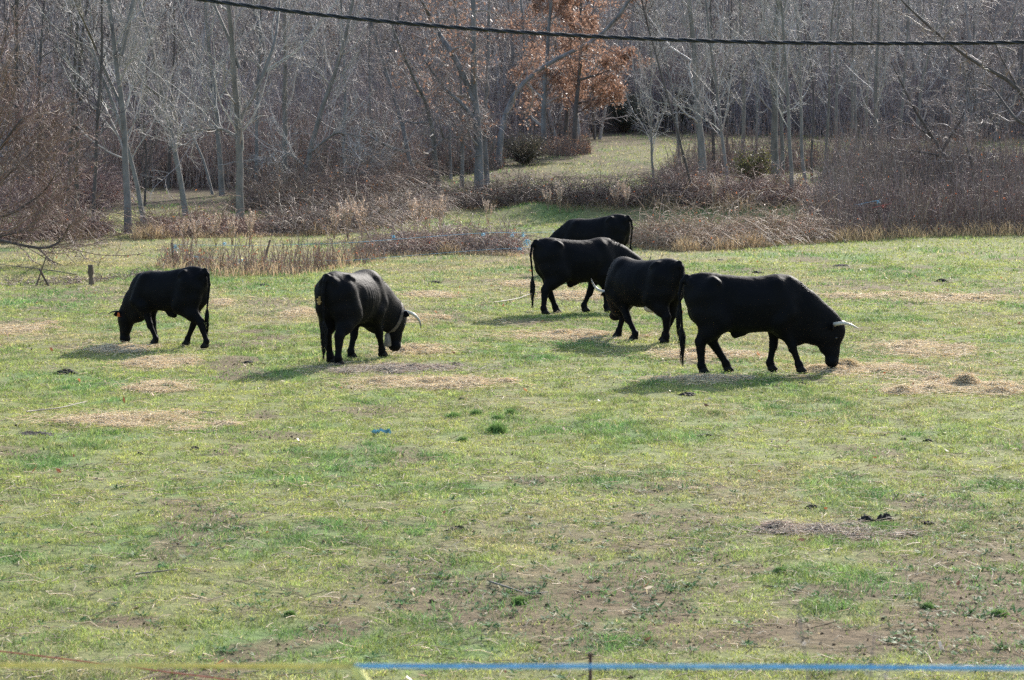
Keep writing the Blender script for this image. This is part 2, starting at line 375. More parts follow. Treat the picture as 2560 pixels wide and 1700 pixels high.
A.cards(C, np.stack([np.cos(a), np.sin(a), rng.normal(0, .5, n)], -1) * s[:, None], np.stack([-np.sin(a), np.cos(a), rng.normal(0, .6, n)], -1) * s[:, None] * .6, cc)
tag(A.build('fallen_leaves', M['leaf'], smooth=False), 'brown and bleached fallen leaves lying on the pasture', None, None, 'stuff')

# hay heaps, each a thing
for i, (x0, x1, y0, y1, hh, lab) in enumerate(HAY):
    cx, cy, rx, ry = PATCH[i][:4]
    area = math.pi * rx * ry; n = int(np.clip(area * 2000, 1000, 9000))
    grey = 'grey' in lab
    nl = 20; lu = rng.normal(0, .7, nl); lv = rng.normal(0, .52, nl); lr = rng.uniform(.04, .2, nl); lw = rng.random(nl) ** 2.2 + .04; lw[0] = 1.3; lu[0] *= .4; lv[0] *= .4
    A = Acc(); j = rng.choice(nl, n, p=(lw * lr) / (lw * lr).sum())
    u = lu[j] + rng.normal(0, 1, n) * lr[j] * 1.1; v = lv[j] + rng.normal(0, 1, n) * lr[j]
    hsum = lambda U, V_: sum(lw[q] * np.exp(-((U - lu[q]) ** 2 + (V_ - lv[q]) ** 2) / (2 * (lr[q] * .55) ** 2)) for q in range(nl))
    st = rng.random(n) < .2; u = np.where(st, rng.normal(0, .95, n), u); v = np.where(st, rng.normal(0, .8, n), v)
    H = np.minimum(hsum(u, v), 1.6) * hh * .6
    zo = H * rng.random(n) ** .4 + .016
    base = np.array([[.68, .58, .47]]) if grey else np.array([[.92, .78, .55]])
    col = base * rng.uniform(.75, 1.12, (n, 1)) + rng.normal(0, .015, (n, 3))
    straw_strands(A, cx + u * rx * .82, cy + v * ry * .72, zo, rng.uniform(.10, .34, n), np.clip(col, .02, 1), rng.uniform(.0011, .002, n) * (1 + cy / 45), .13)
    g = np.linspace(-1.2, 1.2, 40); gu, gv = np.meshgrid(g, g, indexing='ij')     # matted core carrying the stalks
    X = cx + gu * rx * .68; Y = cy + gv * ry * .68
    Hm = np.minimum(hsum(gu, gv), 1.6) * hh * .36 - (.036 if hh > .08 else .07) + .03 * (fbm(X * 7, Y * 7) - .5)
    V = np.stack([X, Y, terr(X, Y) + Hm], -1)
    ii = np.arange(39)[:, None] * 40; jj = np.arange(39)[None]
    fq = np.stack([ii + jj, ii + jj + 40, ii + jj + 41, ii + jj + 1], -1).reshape(-1, 4)
    fq = fq[(Hm.ravel()[fq] > -.012).any(1)]
    if len(fq): A.add(V.reshape(-1, 3), fq, base[0] * .9)
    o = A.build('hay_heap', M['straw'], loc=(cx, cy, float(terr(cx, cy))))
    tag(o, lab, 'hay', 'straw heaps scattered on the pasture')

# dung pats and clods
DUNG = [(166, 929, 55, 16, 'large black dung pat with pale specks near the left edge'), (521, 1031, 55, 9, 'long flat dark dung pat in the straw scatter on the left'),
 (659, 711, 35, 8, 'dark dung pat on the green grass between the two left cows, far back'), (87, 1081, 110, 10, 'wide crumbled dung pat at the far left of the foreground'),
 (42, 1063, 12, 10, 'small upright clod above the crumbled dung pat on the left'), (147, 1118, 28, 7, 'small dung pat below the wide crumbled one on the left'),
 (347, 1133, 20, 10, 'small round dark clod in the left foreground'), (488, 1119, 26, 12, 'brown clod right of the small round one, left foreground'),
 (1089, 704, 33, 8, 'dark dung pat behind the belled cow, alone on far grass'), (1139, 908, 36, 10, 'dark ragged dung pat between the belled cow and the middle cows'),
 (1155, 997, 20, 8, 'brown clod in the open grass in the centre'), (2356, 701, 37, 10, 'thick dark dung pat in the shaded grass at upper right'),
 (2002, 957, 30, 10, 'dark dung pat at the straw heap below the right cow'), (1720, 984, 40, 12, 'grey crusted dung pat in front of the right cow hind legs'),
 (1762, 1088, 38, 12, 'brown dung pat alone on bright grass right of centre'), (2352, 1086, 20, 8, 'small dark clod, topmost of three on the right'),
 (2321, 1101, 22, 10, 'small dark clod, lowest of three on the right'), (2259, 1098, 18, 6, 'small flat clod, leftmost of three on the right'),
 (1798, 648, 28, 6, 'flat grey dung pat just before the bramble edge'), (2100, 662, 45, 8, 'brown crumbly dung pat near the right thicket'),
 (1140, 1318, 50, 22, 'jagged dark dung clod in the centre foreground'), (2028, 1265, 32, 16, 'black clod left of the big dung mound'),
 (2166, 1294, 42, 26, 'big dark dung mound, left lobe of the pair'), (2210, 1293, 46, 28, 'big dark dung mound, right lobe of the pair'), (2319, 1312, 34, 7, 'flat brown pat right of the big dung mound'),
 (620, 905, 30, 8, 'dark clod on the bare mud patch behind the belled cow'), (1895, 680, 30, 8, 'brown clod just above the back of the right cow')]
for (px, py, w_, h_, lab) in DUNG:
    c = hit(px, py + h_ * .4); rx = w_ / 2 / F * c[1]; hz = max(.03, h_ / F * c[1] * .6); ry = rx * .8
    g1 = np.linspace(0, 1, 15); g2 = np.linspace(0, 2 * np.pi, 41)[:-1]
    Rr, T = np.meshgrid(g1, g2, indexing='ij'); sd_ = rng.uniform(0, 99)
    rr = Rr * (1 + .7 * (fbm(np.cos(T) * 2.6 + sd_, np.sin(T) * 2.6 + sd_, 3) - .5) * 2)
    X = c[0] + rr * np.cos(T) * rx; Y = c[1] + rr * np.sin(T) * ry
    Z = terr(X, Y) + hz * (1 - Rr ** 2.4) * (.5 + 1.0 * fbm(X * 11 + sd_, Y * 11, 3)) * (1 - .35 * (fbm(X * 40, Y * 40, 2) > .52)) - .012 * (Rr > .95)
    V = np.stack([X, Y, Z], -1).reshape(-1, 3); ii = np.arange(14)[:, None] * 40; jj = np.arange(40)[None]; j2 = (jj + 1) % 40
    A = Acc(); A.add(V, np.stack([ii + jj, ii + 40 + jj, ii + 40 + j2, ii + j2], -1).reshape(-1, 4), (1.6, 1.5, 1.4) if 'brown' in lab or 'grey' in lab else (1, 1, 1))
    tag(A.build('cow_dung', M['dung'], loc=c), lab, 'dung', 'dung pats and clods on the pasture')

# greener tussocks
for k, (px, py, w_, h_, lab) in enumerate([(1244, 1082, 60, 30, 'tallest dark green grass tussock in the centre'), (1133, 1045, 44, 14, 'low bright tussock, left end of the small row'),
 (1190, 1037, 38, 14, 'bright tussock, second from the left of the small row'), (1276, 1036, 24, 16, 'narrow bright tussock, right end of the small row'), (1244, 1046, 36, 10, 'flat tussock just above the tallest one'),
 (1155, 1103, 32, 12, 'bright tussock below the small row in the centre'), (725, 1545, 30, 14, 'dark green tussock on trampled soil left of centre'), (1951, 1436, 34, 18, 'rounded bright tussock right of centre foreground'),
 (2203, 1455, 34, 12, 'dark tussock above the bare soil patch on the right'), (2319, 1525, 34, 12, 'green tussock on the right side of the bare soil patch'), (2498, 1543, 46, 14, 'spreading dark tussock near the right edge foreground'),
 (2210, 1318, 110, 14, 'long bright tussock growing below the dung mound'), (1300, 1513, 44, 22, 'bright tussock beside the fallen grey branch')]):
    c = hit(px, py); rx = w_ / 2 / F * c[1]; n = 420
    u = rng.normal(0, .42, n); v = rng.normal(0, .42, n); X = c[0] + u * rx; Y = c[1] + v * min(rx, .35)
    A = Acc(); h = max(.05, h_ / F * c[1] * 1.2) * rng.uniform(.5, 1.1, n) * np.exp(-(u ** 2 + v ** 2) * .5)
    blades(A, X, Y, h, rng.uniform(.005, .009, n), rng.uniform(.1, .9, n), np.array([[.16, .26, .075]]) * rng.uniform(.6, 1.5, (n, 1)))
    tag(A.build('grass_tussock', M['blade'], loc=c, smooth=False), lab, 'grass tuft', 'green tussocks in the short pasture')

# ------------------------------------------------------------------ implicit surfaces (animals)
def nets(V, org, h):
    """surface nets: negative inside"""
    s = V < 0; nx, ny, nz = V.shape
    idx = -np.ones((nx - 1, ny - 1, nz - 1), np.int64)
    cor = [(a, b, c) for a in (0, 1) for b in (0, 1) for c in (0, 1)]
    sl = lambda o: (slice(o[0], nx - 1 + o[0]), slice(o[1], ny - 1 + o[1]), slice(o[2], nz - 1 + o[2]))
    cnt = sum(s[sl(o)].astype(np.int8) for o in cor)
    cell = np.argwhere((cnt > 0) & (cnt < 8)); idx[tuple(cell.T)] = np.arange(len(cell))
    acc = np.zeros((len(cell), 3)); num = np.zeros(len(cell))
    for a in cor:
        for ax in range(3):
            if a[ax]: continue
            b = list(a); b[ax] = 1
            va = V[tuple((cell + a).T)]; vb = V[tuple((cell + b).T)]
            m = (va < 0) != (vb < 0); t = np.where(m, va / np.where(m, va - vb, 1), 0)
            p = np.array(a, float)[None].repeat(len(cell), 0); p[:, ax] += t
            acc += p * m[:, None]; num += m
    P = (cell + acc / num[:, None]) * h + org
    fs = []
    for ax in range(3):
        a1, a2 = (ax + 1) % 3, (ax + 2) % 3
        A_ = np.moveaxis(s, ax, 0); e = np.moveaxis(A_[:-1] != A_[1:], 0, ax); neg = np.moveaxis(A_[:-1], 0, ax)
        w_ = np.argwhere(e)
        ok = (w_[:, a1] > 0) & (w_[:, a2] > 0) & (w_[:, a1] < V.shape[a1] - 1) & (w_[:, a2] < V.shape[a2] - 1); w_ = w_[ok]
        q = []
        for d1, d2 in ((0, 0), (-1, 0), (-1, -1), (0, -1)):
            c = w_.copy(); c[:, a1] += d1; c[:, a2] += d2; q.append(idx[tuple(c.T)])
        q = np.stack(q, -1); fl = neg[tuple(w_.T)]; q[~fl] = q[~fl][:, ::-1]; fs.append(q)
    return P, np.concatenate(fs)

DBG = False
class Field:
    def __init__(s, lo, hi, h):
        s.h = h; s.lo = np.array(lo, float); n = np.ceil((np.array(hi) - s.lo) / h).astype(int) + 1
        s.ax = [s.lo[i] + np.arange(n[i]) * h for i in range(3)]; s.V = np.full(n, 9., np.float32)
    def box(s, lo, hi):
        r = []
        for i in range(3):
            a = int(np.clip((lo[i] - s.lo[i]) / s.h, 0, len(s.ax[i]) - 1)); b = int(np.clip((hi[i] - s.lo[i]) / s.h + 2, 1, len(s.ax[i]))); r.append(slice(a, max(b, a + 1)))
        return tuple(r), s.ax[0][r[0]][:, None, None], s.ax[1][r[1]][None, :, None], s.ax[2][r[2]][None, None, :]
    def merge(s, sl, d, k, sub=False):
        a = s.V[sl]
        if sub: a, d = -a, d
        h = np.clip(.5 + .5 * (a - d) / k, 0, 1) if not sub else np.clip(.5 + .5 * (d * -1 - (-a)) / k, 0, 1)
        if not sub: s.V[sl] = a * (1 - h) + d * h - k * h * (1 - h)
        else:
            A0 = -a; h = np.clip(.5 - .5 * (A0 + d) / k, 0, 1); s.V[sl] = A0 * (1 - h) + (-d) * h + k * h * (1 - h)
    def cone(s, a, b, ra, rb, k=.04, lat=None, ls=1., sub=False):
        """tapered capsule; ls = lateral half-width / in-plane radius"""
        a = np.array(a, float); b = np.array(b, float); m = max(ra, rb) * max(1, ls) + k * 1.6 + .02
        sl, X, Y, Z = s.box(np.minimum(a, b) - m, np.maximum(a, b) + m)
        px, py, pz = X - a[0], Y - a[1], Z - a[2]
        ba = b - a
        if lat is not None and ls != 1:
            lat = np.array(lat, float); lat /= np.linalg.norm(lat); q = (px * lat[0] + py * lat[1] + pz * lat[2]) * (1 / ls - 1)
            px, py, pz = px + q * lat[0], py + q * lat[1], pz + q * lat[2]
            ba = ba + lat * (ba @ lat) * (1 / ls - 1)
        L2 = ba @ ba + 1e-9; t = np.clip((px * ba[0] + py * ba[1] + pz * ba[2]) / L2, 0, 1)
        d = np.sqrt((px - t * ba[0]) ** 2 + (py - t * ba[1]) ** 2 + (pz - t * ba[2]) ** 2) - (ra + (rb - ra) * t)
        s.merge(sl, d * min(1, ls), k, sub)
    def mesh(s): return nets(s.V, s.lo, s.h)

TX = [-.95, -.90, -.82, -.7, -.55, -.4, -.2, 0, .2, .4, .58, .70, .80]
TT = [1.19, 1.33, 1.41, 1.435, 1.43, 1.405, 1.385, 1.372, 1.378, 1.395, 1.35, 1.24, 1.05]
TB = [1.12, .97, .86, .76, .68, .63, .585, .575, .59, .57, .50, .52, .78]
TW = [.03, .12, .18, .225, .27, .285, .325, .345, .33, .28, .24, .18, .06]
def smooth_tab(x, tab):
    f = np.linspace(-1.1, 1.0, 421); v = np.interp(f, TX, tab); k = np.hanning(17); k /= k.sum()
    return np.interp(x, f, np.convolve(np.pad(v, 8, 'edge'), k, 'valid'))

def make_hoof():
    f = Field((-.1, -.08, -.03), (.12, .08, .12), .007)
    for s_ in (-1, 1):
        f.cone((.025, s_ * .026, .028), (-.03, s_ * .022, .04), .031, .034, .008)
        f.cone((.0, s_ * .02, .05), (-.03, s_ * .012, .085), .034, .036, .015)
    f.V = np.maximum(f.V, -(f.ax[2][None, None, :] - .0)).astype(np.float32)
    return f.mesh()
HOOF = make_hoof()

def make_cow(label, heading, feet, scale, neck_yaw=0., neck_pts=None, head_dir=None, horns=True, young=False, bell=False, eartag=False,
             udder=None, tail_side=0., ribs=0., fat=1., sheath=1., horn_shape=0, origin=None, tail_z=.1, burr=False, head_yaw=0., slope=0., opx=None, xs=1.):
    # feet: LF, RF, LH, RH ground points seen in the photo
    W = np.array([hit(*p)[:2] if p is not None else (np.nan, np.nan) for p in feet])
    hx = np.array([math.cos(R(heading)), math.sin(R(heading))]); hy = np.array([-hx[1], hx[0]])
    O = np.nanmean(W, 0) if origin is None else np.array(origin)
    if opx: O = np.array([(opx - CX) / F * O[1], O[1]])
    loc = []
    dflt = [(.40, .16), (.34, -.16), (-.62, .17), (-.50, -.17)]
    for i in range(4):
        if np.isnan(W[i][0]): loc.append(dflt[i]); continue
        d = (W[i] - O) / scale; x_, y_ = d @ hx / xs, d @ hy
        sy = 1 if i in (0, 2) else -1
        base = .36 if i < 2 else -.55
        loc.append((np.clip(x_, base - .46, base + .4), sy * np.clip(sy * y_, .10, .20)))
    f = Field((-1.12, -.62, -.01), (1.62, .62, 1.52), .0125)
    # trunk
    X = f.ax[0]; m = (X > -.94) & (X < .79); sl = (np.nonzero(m)[0][0], np.nonzero(m)[0][-1] + 1)
    x = X[sl[0]:sl[1]]; top = smooth_tab(x, TT)[:, None, None]; bot = smooth_tab(x, TB)[:, None, None]; wd = smooth_tab(x, TW)[:, None, None] * fat
    if young: bot = bot + .06; wd = wd * .86
    c = (top + bot) / 2; hh = (top - bot) / 2; Z = f.ax[2][None, None]; Y = f.ax[1][None, :, None]
    zn = np.clip((Z - c) / hh, -1.6, 1.6); we = wd * (1 - .22 * np.maximum(zn, 0) ** 1.5 - .08 * np.maximum(-zn, 0))
    q = (np.abs(Y / we) ** 2.25 + np.abs(zn) ** 2.25) ** (1 / 2.25)
    d = (q - 1) * np.minimum(we, hh)
    xx = x[:, None, None]
    if ribs:
        amp = ribs * .0028 * np.exp(-((xx - .02) / .24) ** 2) * np.exp(-((zn + .0) / .6) ** 2); d = d + amp * np.sin(xx / .083 * 2 * np.pi + zn * 1.4 + 1.5 * np.sin(xx * 11))
    f.V[sl[0]:sl[1]] = d
    for s_ in (-1, 1):
        y = lambda v: s_ * v
        f.cone((-.55, y(.20), 1.33), (-.50, y(.23), 1.30), .052, .05, .08)                  # hook bones
        f.cone((-.86, y(.07), 1.30), (-.83, y(.10), 1.26), .055, .06, .05)                  # pin bones
        f.cone((-.31, y(.40), 1.16), (-.34, y(.38), 1.02), .09, .07, .09, sub=True)           # hollow flank
        f.cone((.38, y(.13), 1.24), (.52, y(.19), .86), .11, .12, .08)                       # shoulder
        f.cone((.50, y(.17), .86), (.38, y(.16), .72), .12, .11, .07)
        f.cone((-.62, y(.13), 1.12), (-.52, y(.16), .86), .21, .20, .08)                      # thigh
        f.cone((-.76, y(.10), 1.05), (-.68, y(.12), .84), .135, .13, .07)
        f.cone((-.52, y(.16), .86), (-.45, y(.175), .74), .19, .13, .07)
    thin = 1.02 if young else 1.1
    for i, (fx, fy) in enumerate(loc):
        sy = 1 if i in (0, 2) else -1
        if i < 2:
            el = (.40, sy * .16, .76); kn = (.39 + (fx - .39) * .58 + .02, sy * .15 + (fy - sy * .15) * .6, .40); fe = (fx - .01, fy, .135)
            mm = (el[0] + (kn[0] - el[0]) * .45, kn[1], .58)
            f.cone(el, mm, .135 * thin, .078 * thin, .07)
            f.cone(mm, kn, .076 * thin, .053 * thin, .03)
            f.cone(kn, (kn[0], kn[1], kn[2] - .05), .056 * thin, .05 * thin, .02)
            f.cone(kn, fe, .046 * thin, .040 * thin, .03); f.cone(fe, (fe[0] + .0, fe[1], fe[2] - .02), .05 * thin, .05 * thin, .02)
            f.cone(fe, (fx + .02, fy, .06), .047 * thin, .056 * thin, .02)
        else:
            st = (-.46, sy * .175, .76); ho = (-.70 + (fx + .66) * .52, sy * .15 + (fy - sy * .15) * .6, .46); fe = (fx - .01, fy, .135)
            mid = ((st[0] * .42 + ho[0] * .58), (st[1] + ho[1]) / 2, .60)
            f.cone(st, mid, .17 * thin, .122 * thin, .07); f.cone((-.70, sy * .12, .86), mid, .145, .085, .07)
            f.cone(mid, ho, .112 * thin, .068 * thin, .04)
            f.cone((mid[0] - .07, mid[1], mid[2] + .04), (ho[0] - .05, ho[1], ho[2] + .03), .045, .026, .04)        # hamstring to point of hock
            f.cone(ho, (ho[0] * .6 + fe[0] * .4, ho[1] * .6 + fe[1] * .4, .33), .064 * thin, .05 * thin, .03)
            f.cone(ho, fe, .055 * thin, .044 * thin, .03); f.cone(fe, (fe[0], fe[1], fe[2] - .02), .053 * thin, .052 * thin, .02)
            f.cone(fe, (fx + .02, fy, .06), .048 * thin, .058 * thin, .02)
    # neck (turned by neck_yaw about the withers)
    ca, sa = math.cos(R(neck_yaw)), math.sin(R(neck_yaw))
    def nk(p, amt=1.):
        cy_, sy_ = math.cos(R(neck_yaw) * amt), math.sin(R(neck_yaw) * amt)
        dx = p[0] - .42; return np.array([.42 + dx * cy_ - p[1] * sy_, p[1] * cy_ + dx * sy_, p[2]])
    NP = neck_pts or [(.48, 1.00, .37), (.74, .82, .34), (1.03, .66, .265), (1.17, .59, .21)]
    N3 = [nk((p[0], 0, p[1]), min(1, .35 + i * .3)) for i, p in enumerate(NP)]
    ls = [.62, .56, .56, .62]
    for i in range(len(NP) - 1):
        dd = N3[i + 1] - N3[i]; lat = np.cross(dd, (0, 0, 1)); lat[2] = 0
        f.cone(N3[i], N3[i + 1], NP[i][2] * (.9 if young else 1), NP[i + 1][2] * (.9 if young else 1), .07, lat, (ls[i] + ls[i + 1]) / 2)
    dw = nk((.74, 0, .50), .5); f.cone(nk((.50, 0, .62), .3), nk((.68, 0, .52), .5), .13, .11, .09)                      # brisket and dewlap
    f.cone(nk((.58, 0, .50), .4), nk((.69, 0, .46 if not young else .50), .5), .075, .065, .05)
    # head
    poll = N3[-1] + np.array([0, 0, 0]); hd = np.array(head_dir or (-.02, 0, -1.), float); hd /= np.linalg.norm(hd)
    yaw = R(neck_yaw + head_yaw); ry = lambda v: np.array([v[0] * math.cos(yaw) - v[1] * math.sin(yaw), v[0] * math.sin(yaw) + v[1] * math.cos(yaw), v[2]])
    hD = ry(hd); l = ry(np.array([0, 1., 0])); n_ = np.cross(l, hD)       # forehead side
    if n_ @ ry(np.array([1., 0, .2])) < 0: n_ = -n_
    poll = N3[-1] + n_ * .055 + hD * (-.11)
    hs = .9 if young else 1.
    H = lambda t, nn, ll: poll + hD * t * .58 * hs + n_ * nn * hs + l * ll * hs
    f.cone(H(.06, -.06, 0), H(.34, -.055, 0), .118, .142, .05, l, .85)
    f.cone(H(.30, -.06, 0), H(.66, -.03, 0), .142, .107, .05, l, .78)
    f.cone(H(.66, -.03, 0), H(.92, -.02, 0), .105, .095, .04, l, .88)
    f.cone(H(.93, -.035, .03), H(.93, -.035, -.03), .078, .078, .03)
    f.cone(H(.28, -.15, .04), H(.60, -.12, 0), .105, .07, .06); f.cone(H(.28, -.15, -.04), H(.60, -.12, 0), .105, .07, .06)
    for s_ in (-1, 1):
        f.cone(H(.30, -.01, s_ * .085), H(.36, -.015, s_ * .085), .032, .03, .03)                   # brow
        f.cone(H(.97, .03, s_ * .04), H(.99, .03, s_ * .04), .02, .02, .02)                          # nostril rim
        f.cone(H(.95, .058, s_ * .045), H(1.0, .05, s_ * .05), .012, .012, .012, sub=True)
        e0 = H(.07, -.05, s_ * .10); e1 = H(.06, -.075, s_ * .20); e2 = H(.10, -.085, s_ * .27)
        f.cone(e0, e1, .022, .042, .02, n_ * .3 + hD * -.2 + n_, .4); f.cone(e1, e2, .042, .014, .02, n_, .4)
    # tail dock
    tz = [(-.90, 0, 1.37), (-.965, tail_side * .01, 1.30), (-1.0, tail_side * .03, 1.12), (-.975, tail_side * .06, .88), (-.955, tail_side * .08, .66)]
    rr = [.038, .028, .022, .019, .016]
    for i in range(4): f.cone(tz[i], tz[i + 1], rr[i], rr[i + 1], .02 if i else .05)
    if sheath: f.cone((-.12, 0, .60), (-.20, 0, .60 - .045 * sheath), .075, .055, .07)
    if udder: f.cone((-.38, 0, .68), (-.42, 0, .64), .10, .09, .06)
    # curly crest, small unevenness of the coat
    P, Q = f.mesh()
    cr = np.exp(-((P[:, 0] - .85) / .35) ** 2) * (P[:, 2] > .5)
    P = P + norm(P - np.array([0, 0, .9])) * (.006 * cr * (np.sin(P[:, 0] * 190 + P[:, 1] * 60) * np.sin(P[:, 2] * 170)))[:, None]
    P = P + (.012 * (fbm(P[:, 0] * 7 + 3, P[:, 2] * 7 + P[:, 1] * 3, 3) - .5))[:, None] * norm(P * np.array([0, 1, 1]) - np.array([0, 0, .95]))
    if slope: P[:, 2] -= slope * np.clip(P[:, 0] + .55, 0, 1.0) * sstep(.45, .95, P[:, 2])
    z0 = float(terr(*O)); root = empty('cow', (O[0], O[1], z0), label, 'cow', 'black cattle grazing on the pasture')
    root.rotation_euler = (0, 0, R(heading)); root.scale = (scale * xs, scale, scale)
    if DBG:
        def pj(v): v = np.array([v[0] * xs, v[1], v[2]]) * scale; q = np.array([O[0] + v[0] * hx[0] + v[1] * hy[0], O[1] + v[0] * hx[1] + v[1] * hy[1], z0 + v[2]]); a_ = proj(q); return (round(float(a_[0])), round(float(a_[1])))
        print('DBG', label[:30], 'poll', pj(H(0, 0, 0)), 'muzzle', pj(H(1.08, 0, 0)), 'hornL', pj(H(-.05, 0, .3)), 'hornR', pj(H(-.05, 0, -.3)), 'feet', [pj((a_, b_, 0)) for a_, b_ in loc])
    A = Acc(); A.add(P, Q); body = A.build('body', M['hide'], root)
    for (fx, fy) in loc:
        A = Acc(); A.add(HOOF[0] * 1.22 + np.array([fx + .035, fy, 0]), HOOF[1]); A.build('hoof', M['hoof'], root)
    # horns
    if horns:
        for s_ in (-1, 1):
            b = H(.02, -.045, s_ * .085)
            L_ = {0: 1., 1: .95, 2: 1.05}.get(horn_shape, 1.) * (.3 if young else 1.)
            if young: cs = [(0, 0, 0), (.0, -.02, .09), (.0, -.015, .19), (.0, .03, .28)]
            else: cs = [(0, 0, 0), (.02, -.01, .07), (.10, -.035, .125), (.22, -.025, .15), (.32, .02, .145), (.39, .045, .115)]   # (forehead dir, down-head dir, lateral)
            if horn_shape == 1: cs = [(0, 0, 0), (.02, -.02, .08), (.08, 0, .17), (.15, .06, .23), (.21, .14, .26), (.24, .23, .25)]
            if horn_shape == 2: cs = [(0, 0, 0), (.01, -.03, .08), (.04, -.05, .17), (.10, -.11, .24), (.15, -.20, .26), (.18, -.28, .25)]
            if horn_shape == 3: cs = [(0, 0, 0), (0, 0, .08), (.01, 0, .17), (.03, 0, .27), (.05, 0, .32), (.06, 0, .35)]
            pts = np.array([b + n_ * c_[0] * .9 + hD * c_[1] * 1. + l * s_ * c_[2] for c_ in cs])
            if horn_shape == 3: pts[:, 2] += [0, .0, .0, .045, .12, .20]
            t = np.linspace(0, 1, len(pts)); tt = np.linspace(0, 1, 22)
            from_ = np.stack([np.interp(tt, t, pts[:, i]) for i in range(3)], -1); kern = np.array([.25, .5, .25])
            for _ in range(6): from_[1:-1] = from_[:-2] * .25 + from_[1:-1] * .5 + from_[2:] * .25
            rad = (.031 if not young else .018) * (1 - tt) ** .62 + .003
            A = Acc(); colr = np.array([[.54, .50, .42]]) * (1 - tt[:, None] ** 3) + np.array([[.02, .02, .02]]) * (tt[:, None] ** 3)
            if horn_shape == 0: colr = np.array([[.50, .46, .38]]) * np.ones((22, 1))
            if young: colr = colr * 0 + .02
            A.tubes(from_[None], rad[None], 10, None); A.c[-1] = np.repeat(colr, 10, 0).astype(np.float32)
            A.build('horn', M['horn'], root)
    for s_ in (-1, 1):
        e = H(.34, .0, s_ * .122); g1, g2 = np.meshgrid(np.linspace(0, np.pi, 7), np.linspace(0, 2 * np.pi, 11)[:-1], indexing='ij')
        V = e + .019 * np.stack([np.sin(g1) * np.cos(g2), np.sin(g1) * np.sin(g2), np.cos(g1)], -1)
        ii = np.arange(6)[:, None] * 10; jj = np.arange(10)[None]; A = Acc(); A.add(V.reshape(-1, 3), np.stack([ii + jj, ii + 10 + jj, ii + 10 + (jj + 1) % 10, ii + (jj + 1) % 10], -1).reshape(-1, 4)); A.build('eye', M['eye'], root)
    # tail switch
    n = 75; t0 = rng.uniform(0, 1, n); st = np.array(tz[3])[None] * (1 - t0[:, None]) + np.array(tz[4])[None] * t0[:, None]
    st = st * .35 + np.array(tz[4]) * .65; K = 10; P_ = np.zeros((n, K, 3)); P_[:, 0] = st + rng.normal(0, .006, (n, 3)); ph = rng.uniform(0, 6.28, n); end = rng.uniform(0, 1, n) ** 1.6 * .42 + tail_z; am = rng.uniform(.3, 1, n)
    for k in range(1, K):
        u = k / (K - 1); sp = .046 * math.sin(np.clip((u - .08) / .95, 0, 1) * 3.14) ** .9 + .006
        P_[:, k, 0] = st[:, 0] + np.cos(ph) * sp * am + .016 * np.sin(u * 7 + ph) * u
        P_[:, k, 1] = st[:, 1] + np.sin(ph) * sp * am + tail_side * .03 * u + .014 * np.cos(u * 8 + ph) * u
        P_[:, k, 2] = st[:, 2] * (1 - u) + end * u
    A = Acc(); A.tubes(P_, np.linspace(.0065, .0025, K)[None].repeat(n, 0), 3)
    A.build('tail_switch', M['hair'], root)
    # tufts along the neck crest and poll
    n = 240; t0 = rng.uniform(0, 1, n); seg = np.minimum((t0 * 3).astype(int), 2); u = t0 * 3 - seg
    N3a = np.array(N3); NR = np.array([p[2] for p in NP]) * (.9 if young else 1)
    cp = N3a[seg] * (1 - u[:, None]) + N3a[seg + 1] * u[:, None]; cr_ = NR[seg] * (1 - u) + NR[seg + 1] * u
    dr = norm(N3a[seg + 1] - N3a[seg]); upv = norm(np.cross(np.cross(dr, (0, 0, 1.)), dr)); latv = norm(np.cross(dr, (0, 0, 1.)))
    aa = rng.normal(0, .28, n); nr = upv * np.cos(aa)[:, None] + latv * np.sin(aa)[:, None]
    b0 = cp + nr * (cr_ * .97)[:, None] * np.where(True, 1, 1)
    b0 = cp + upv * (cr_ * np.cos(aa) * .985)[:, None] + latv * (cr_ * np.sin(aa) * .56)[:, None]
    b0[:, 2] -= slope * np.clip(b0[:, 0] + .55, 0, 1.0) * sstep(.45, .95, b0[:, 2])
    P_ = np.stack([b0, b0 + nr * .018 + dr * .01, b0 + nr * .024 + dr * .035 + rng.normal(0, .007, (n, 3))], 1)
    A = Acc(); A.tubes(P_, np.array([.008, .006, .002])[None].repeat(n, 0), 3); A.build('mane', M['hair'], root)
    if udder:
        A = Acc(); g1, g2 = np.meshgrid(np.linspace(0, np.pi, 9), np.linspace(0, 2 * np.pi, 15)[:-1], indexing='ij')
        V = np.stack([np.sin(g1) * np.cos(g2) * udder[3], np.sin(g1) * np.sin(g2) * udder[4], np.cos(g1) * udder[5]], -1) + np.array(udder[:3])
        ii = np.arange(8)[:, None] * 14; jj = np.arange(14)[None]; A.add(V.reshape(-1, 3), np.stack([ii + jj, ii + 14 + jj, ii + 14 + (jj + 1) % 14, ii + (jj + 1) % 14], -1).reshape(-1, 4)); A.build('udder', M['udder'], root)
    if eartag:
        for s_ in (1,):
            c_ = H(.10, -.16, s_ * .185); A = Acc()
            pr = [(-.022, .03), (.022, .03), (.032, -.03), (-.032, -.03), (-.012, .045), (.012, .045)]
            V = []
            for zz in (-.004, .004):
                for (a_, b_) in [(-.034, -.034), (.034, -.034), (.022, .012), (.012, .04), (-.012, .04), (-.022, .012)]: V.append(c_ + l * a_ - hD * b_ + n_ * (.03 + zz))
            A.add(V, [[0, 1, 2, 5], [5, 2, 3, 4], [6, 11, 8, 7], [11, 10, 9, 8], [0, 6, 7, 1], [1, 7, 8, 2], [2, 8, 9, 3], [3, 9, 10, 4], [4, 10, 11, 5], [5, 11, 6, 0]])
            A.build('ear_tag', M['tag'], root, smooth=False)
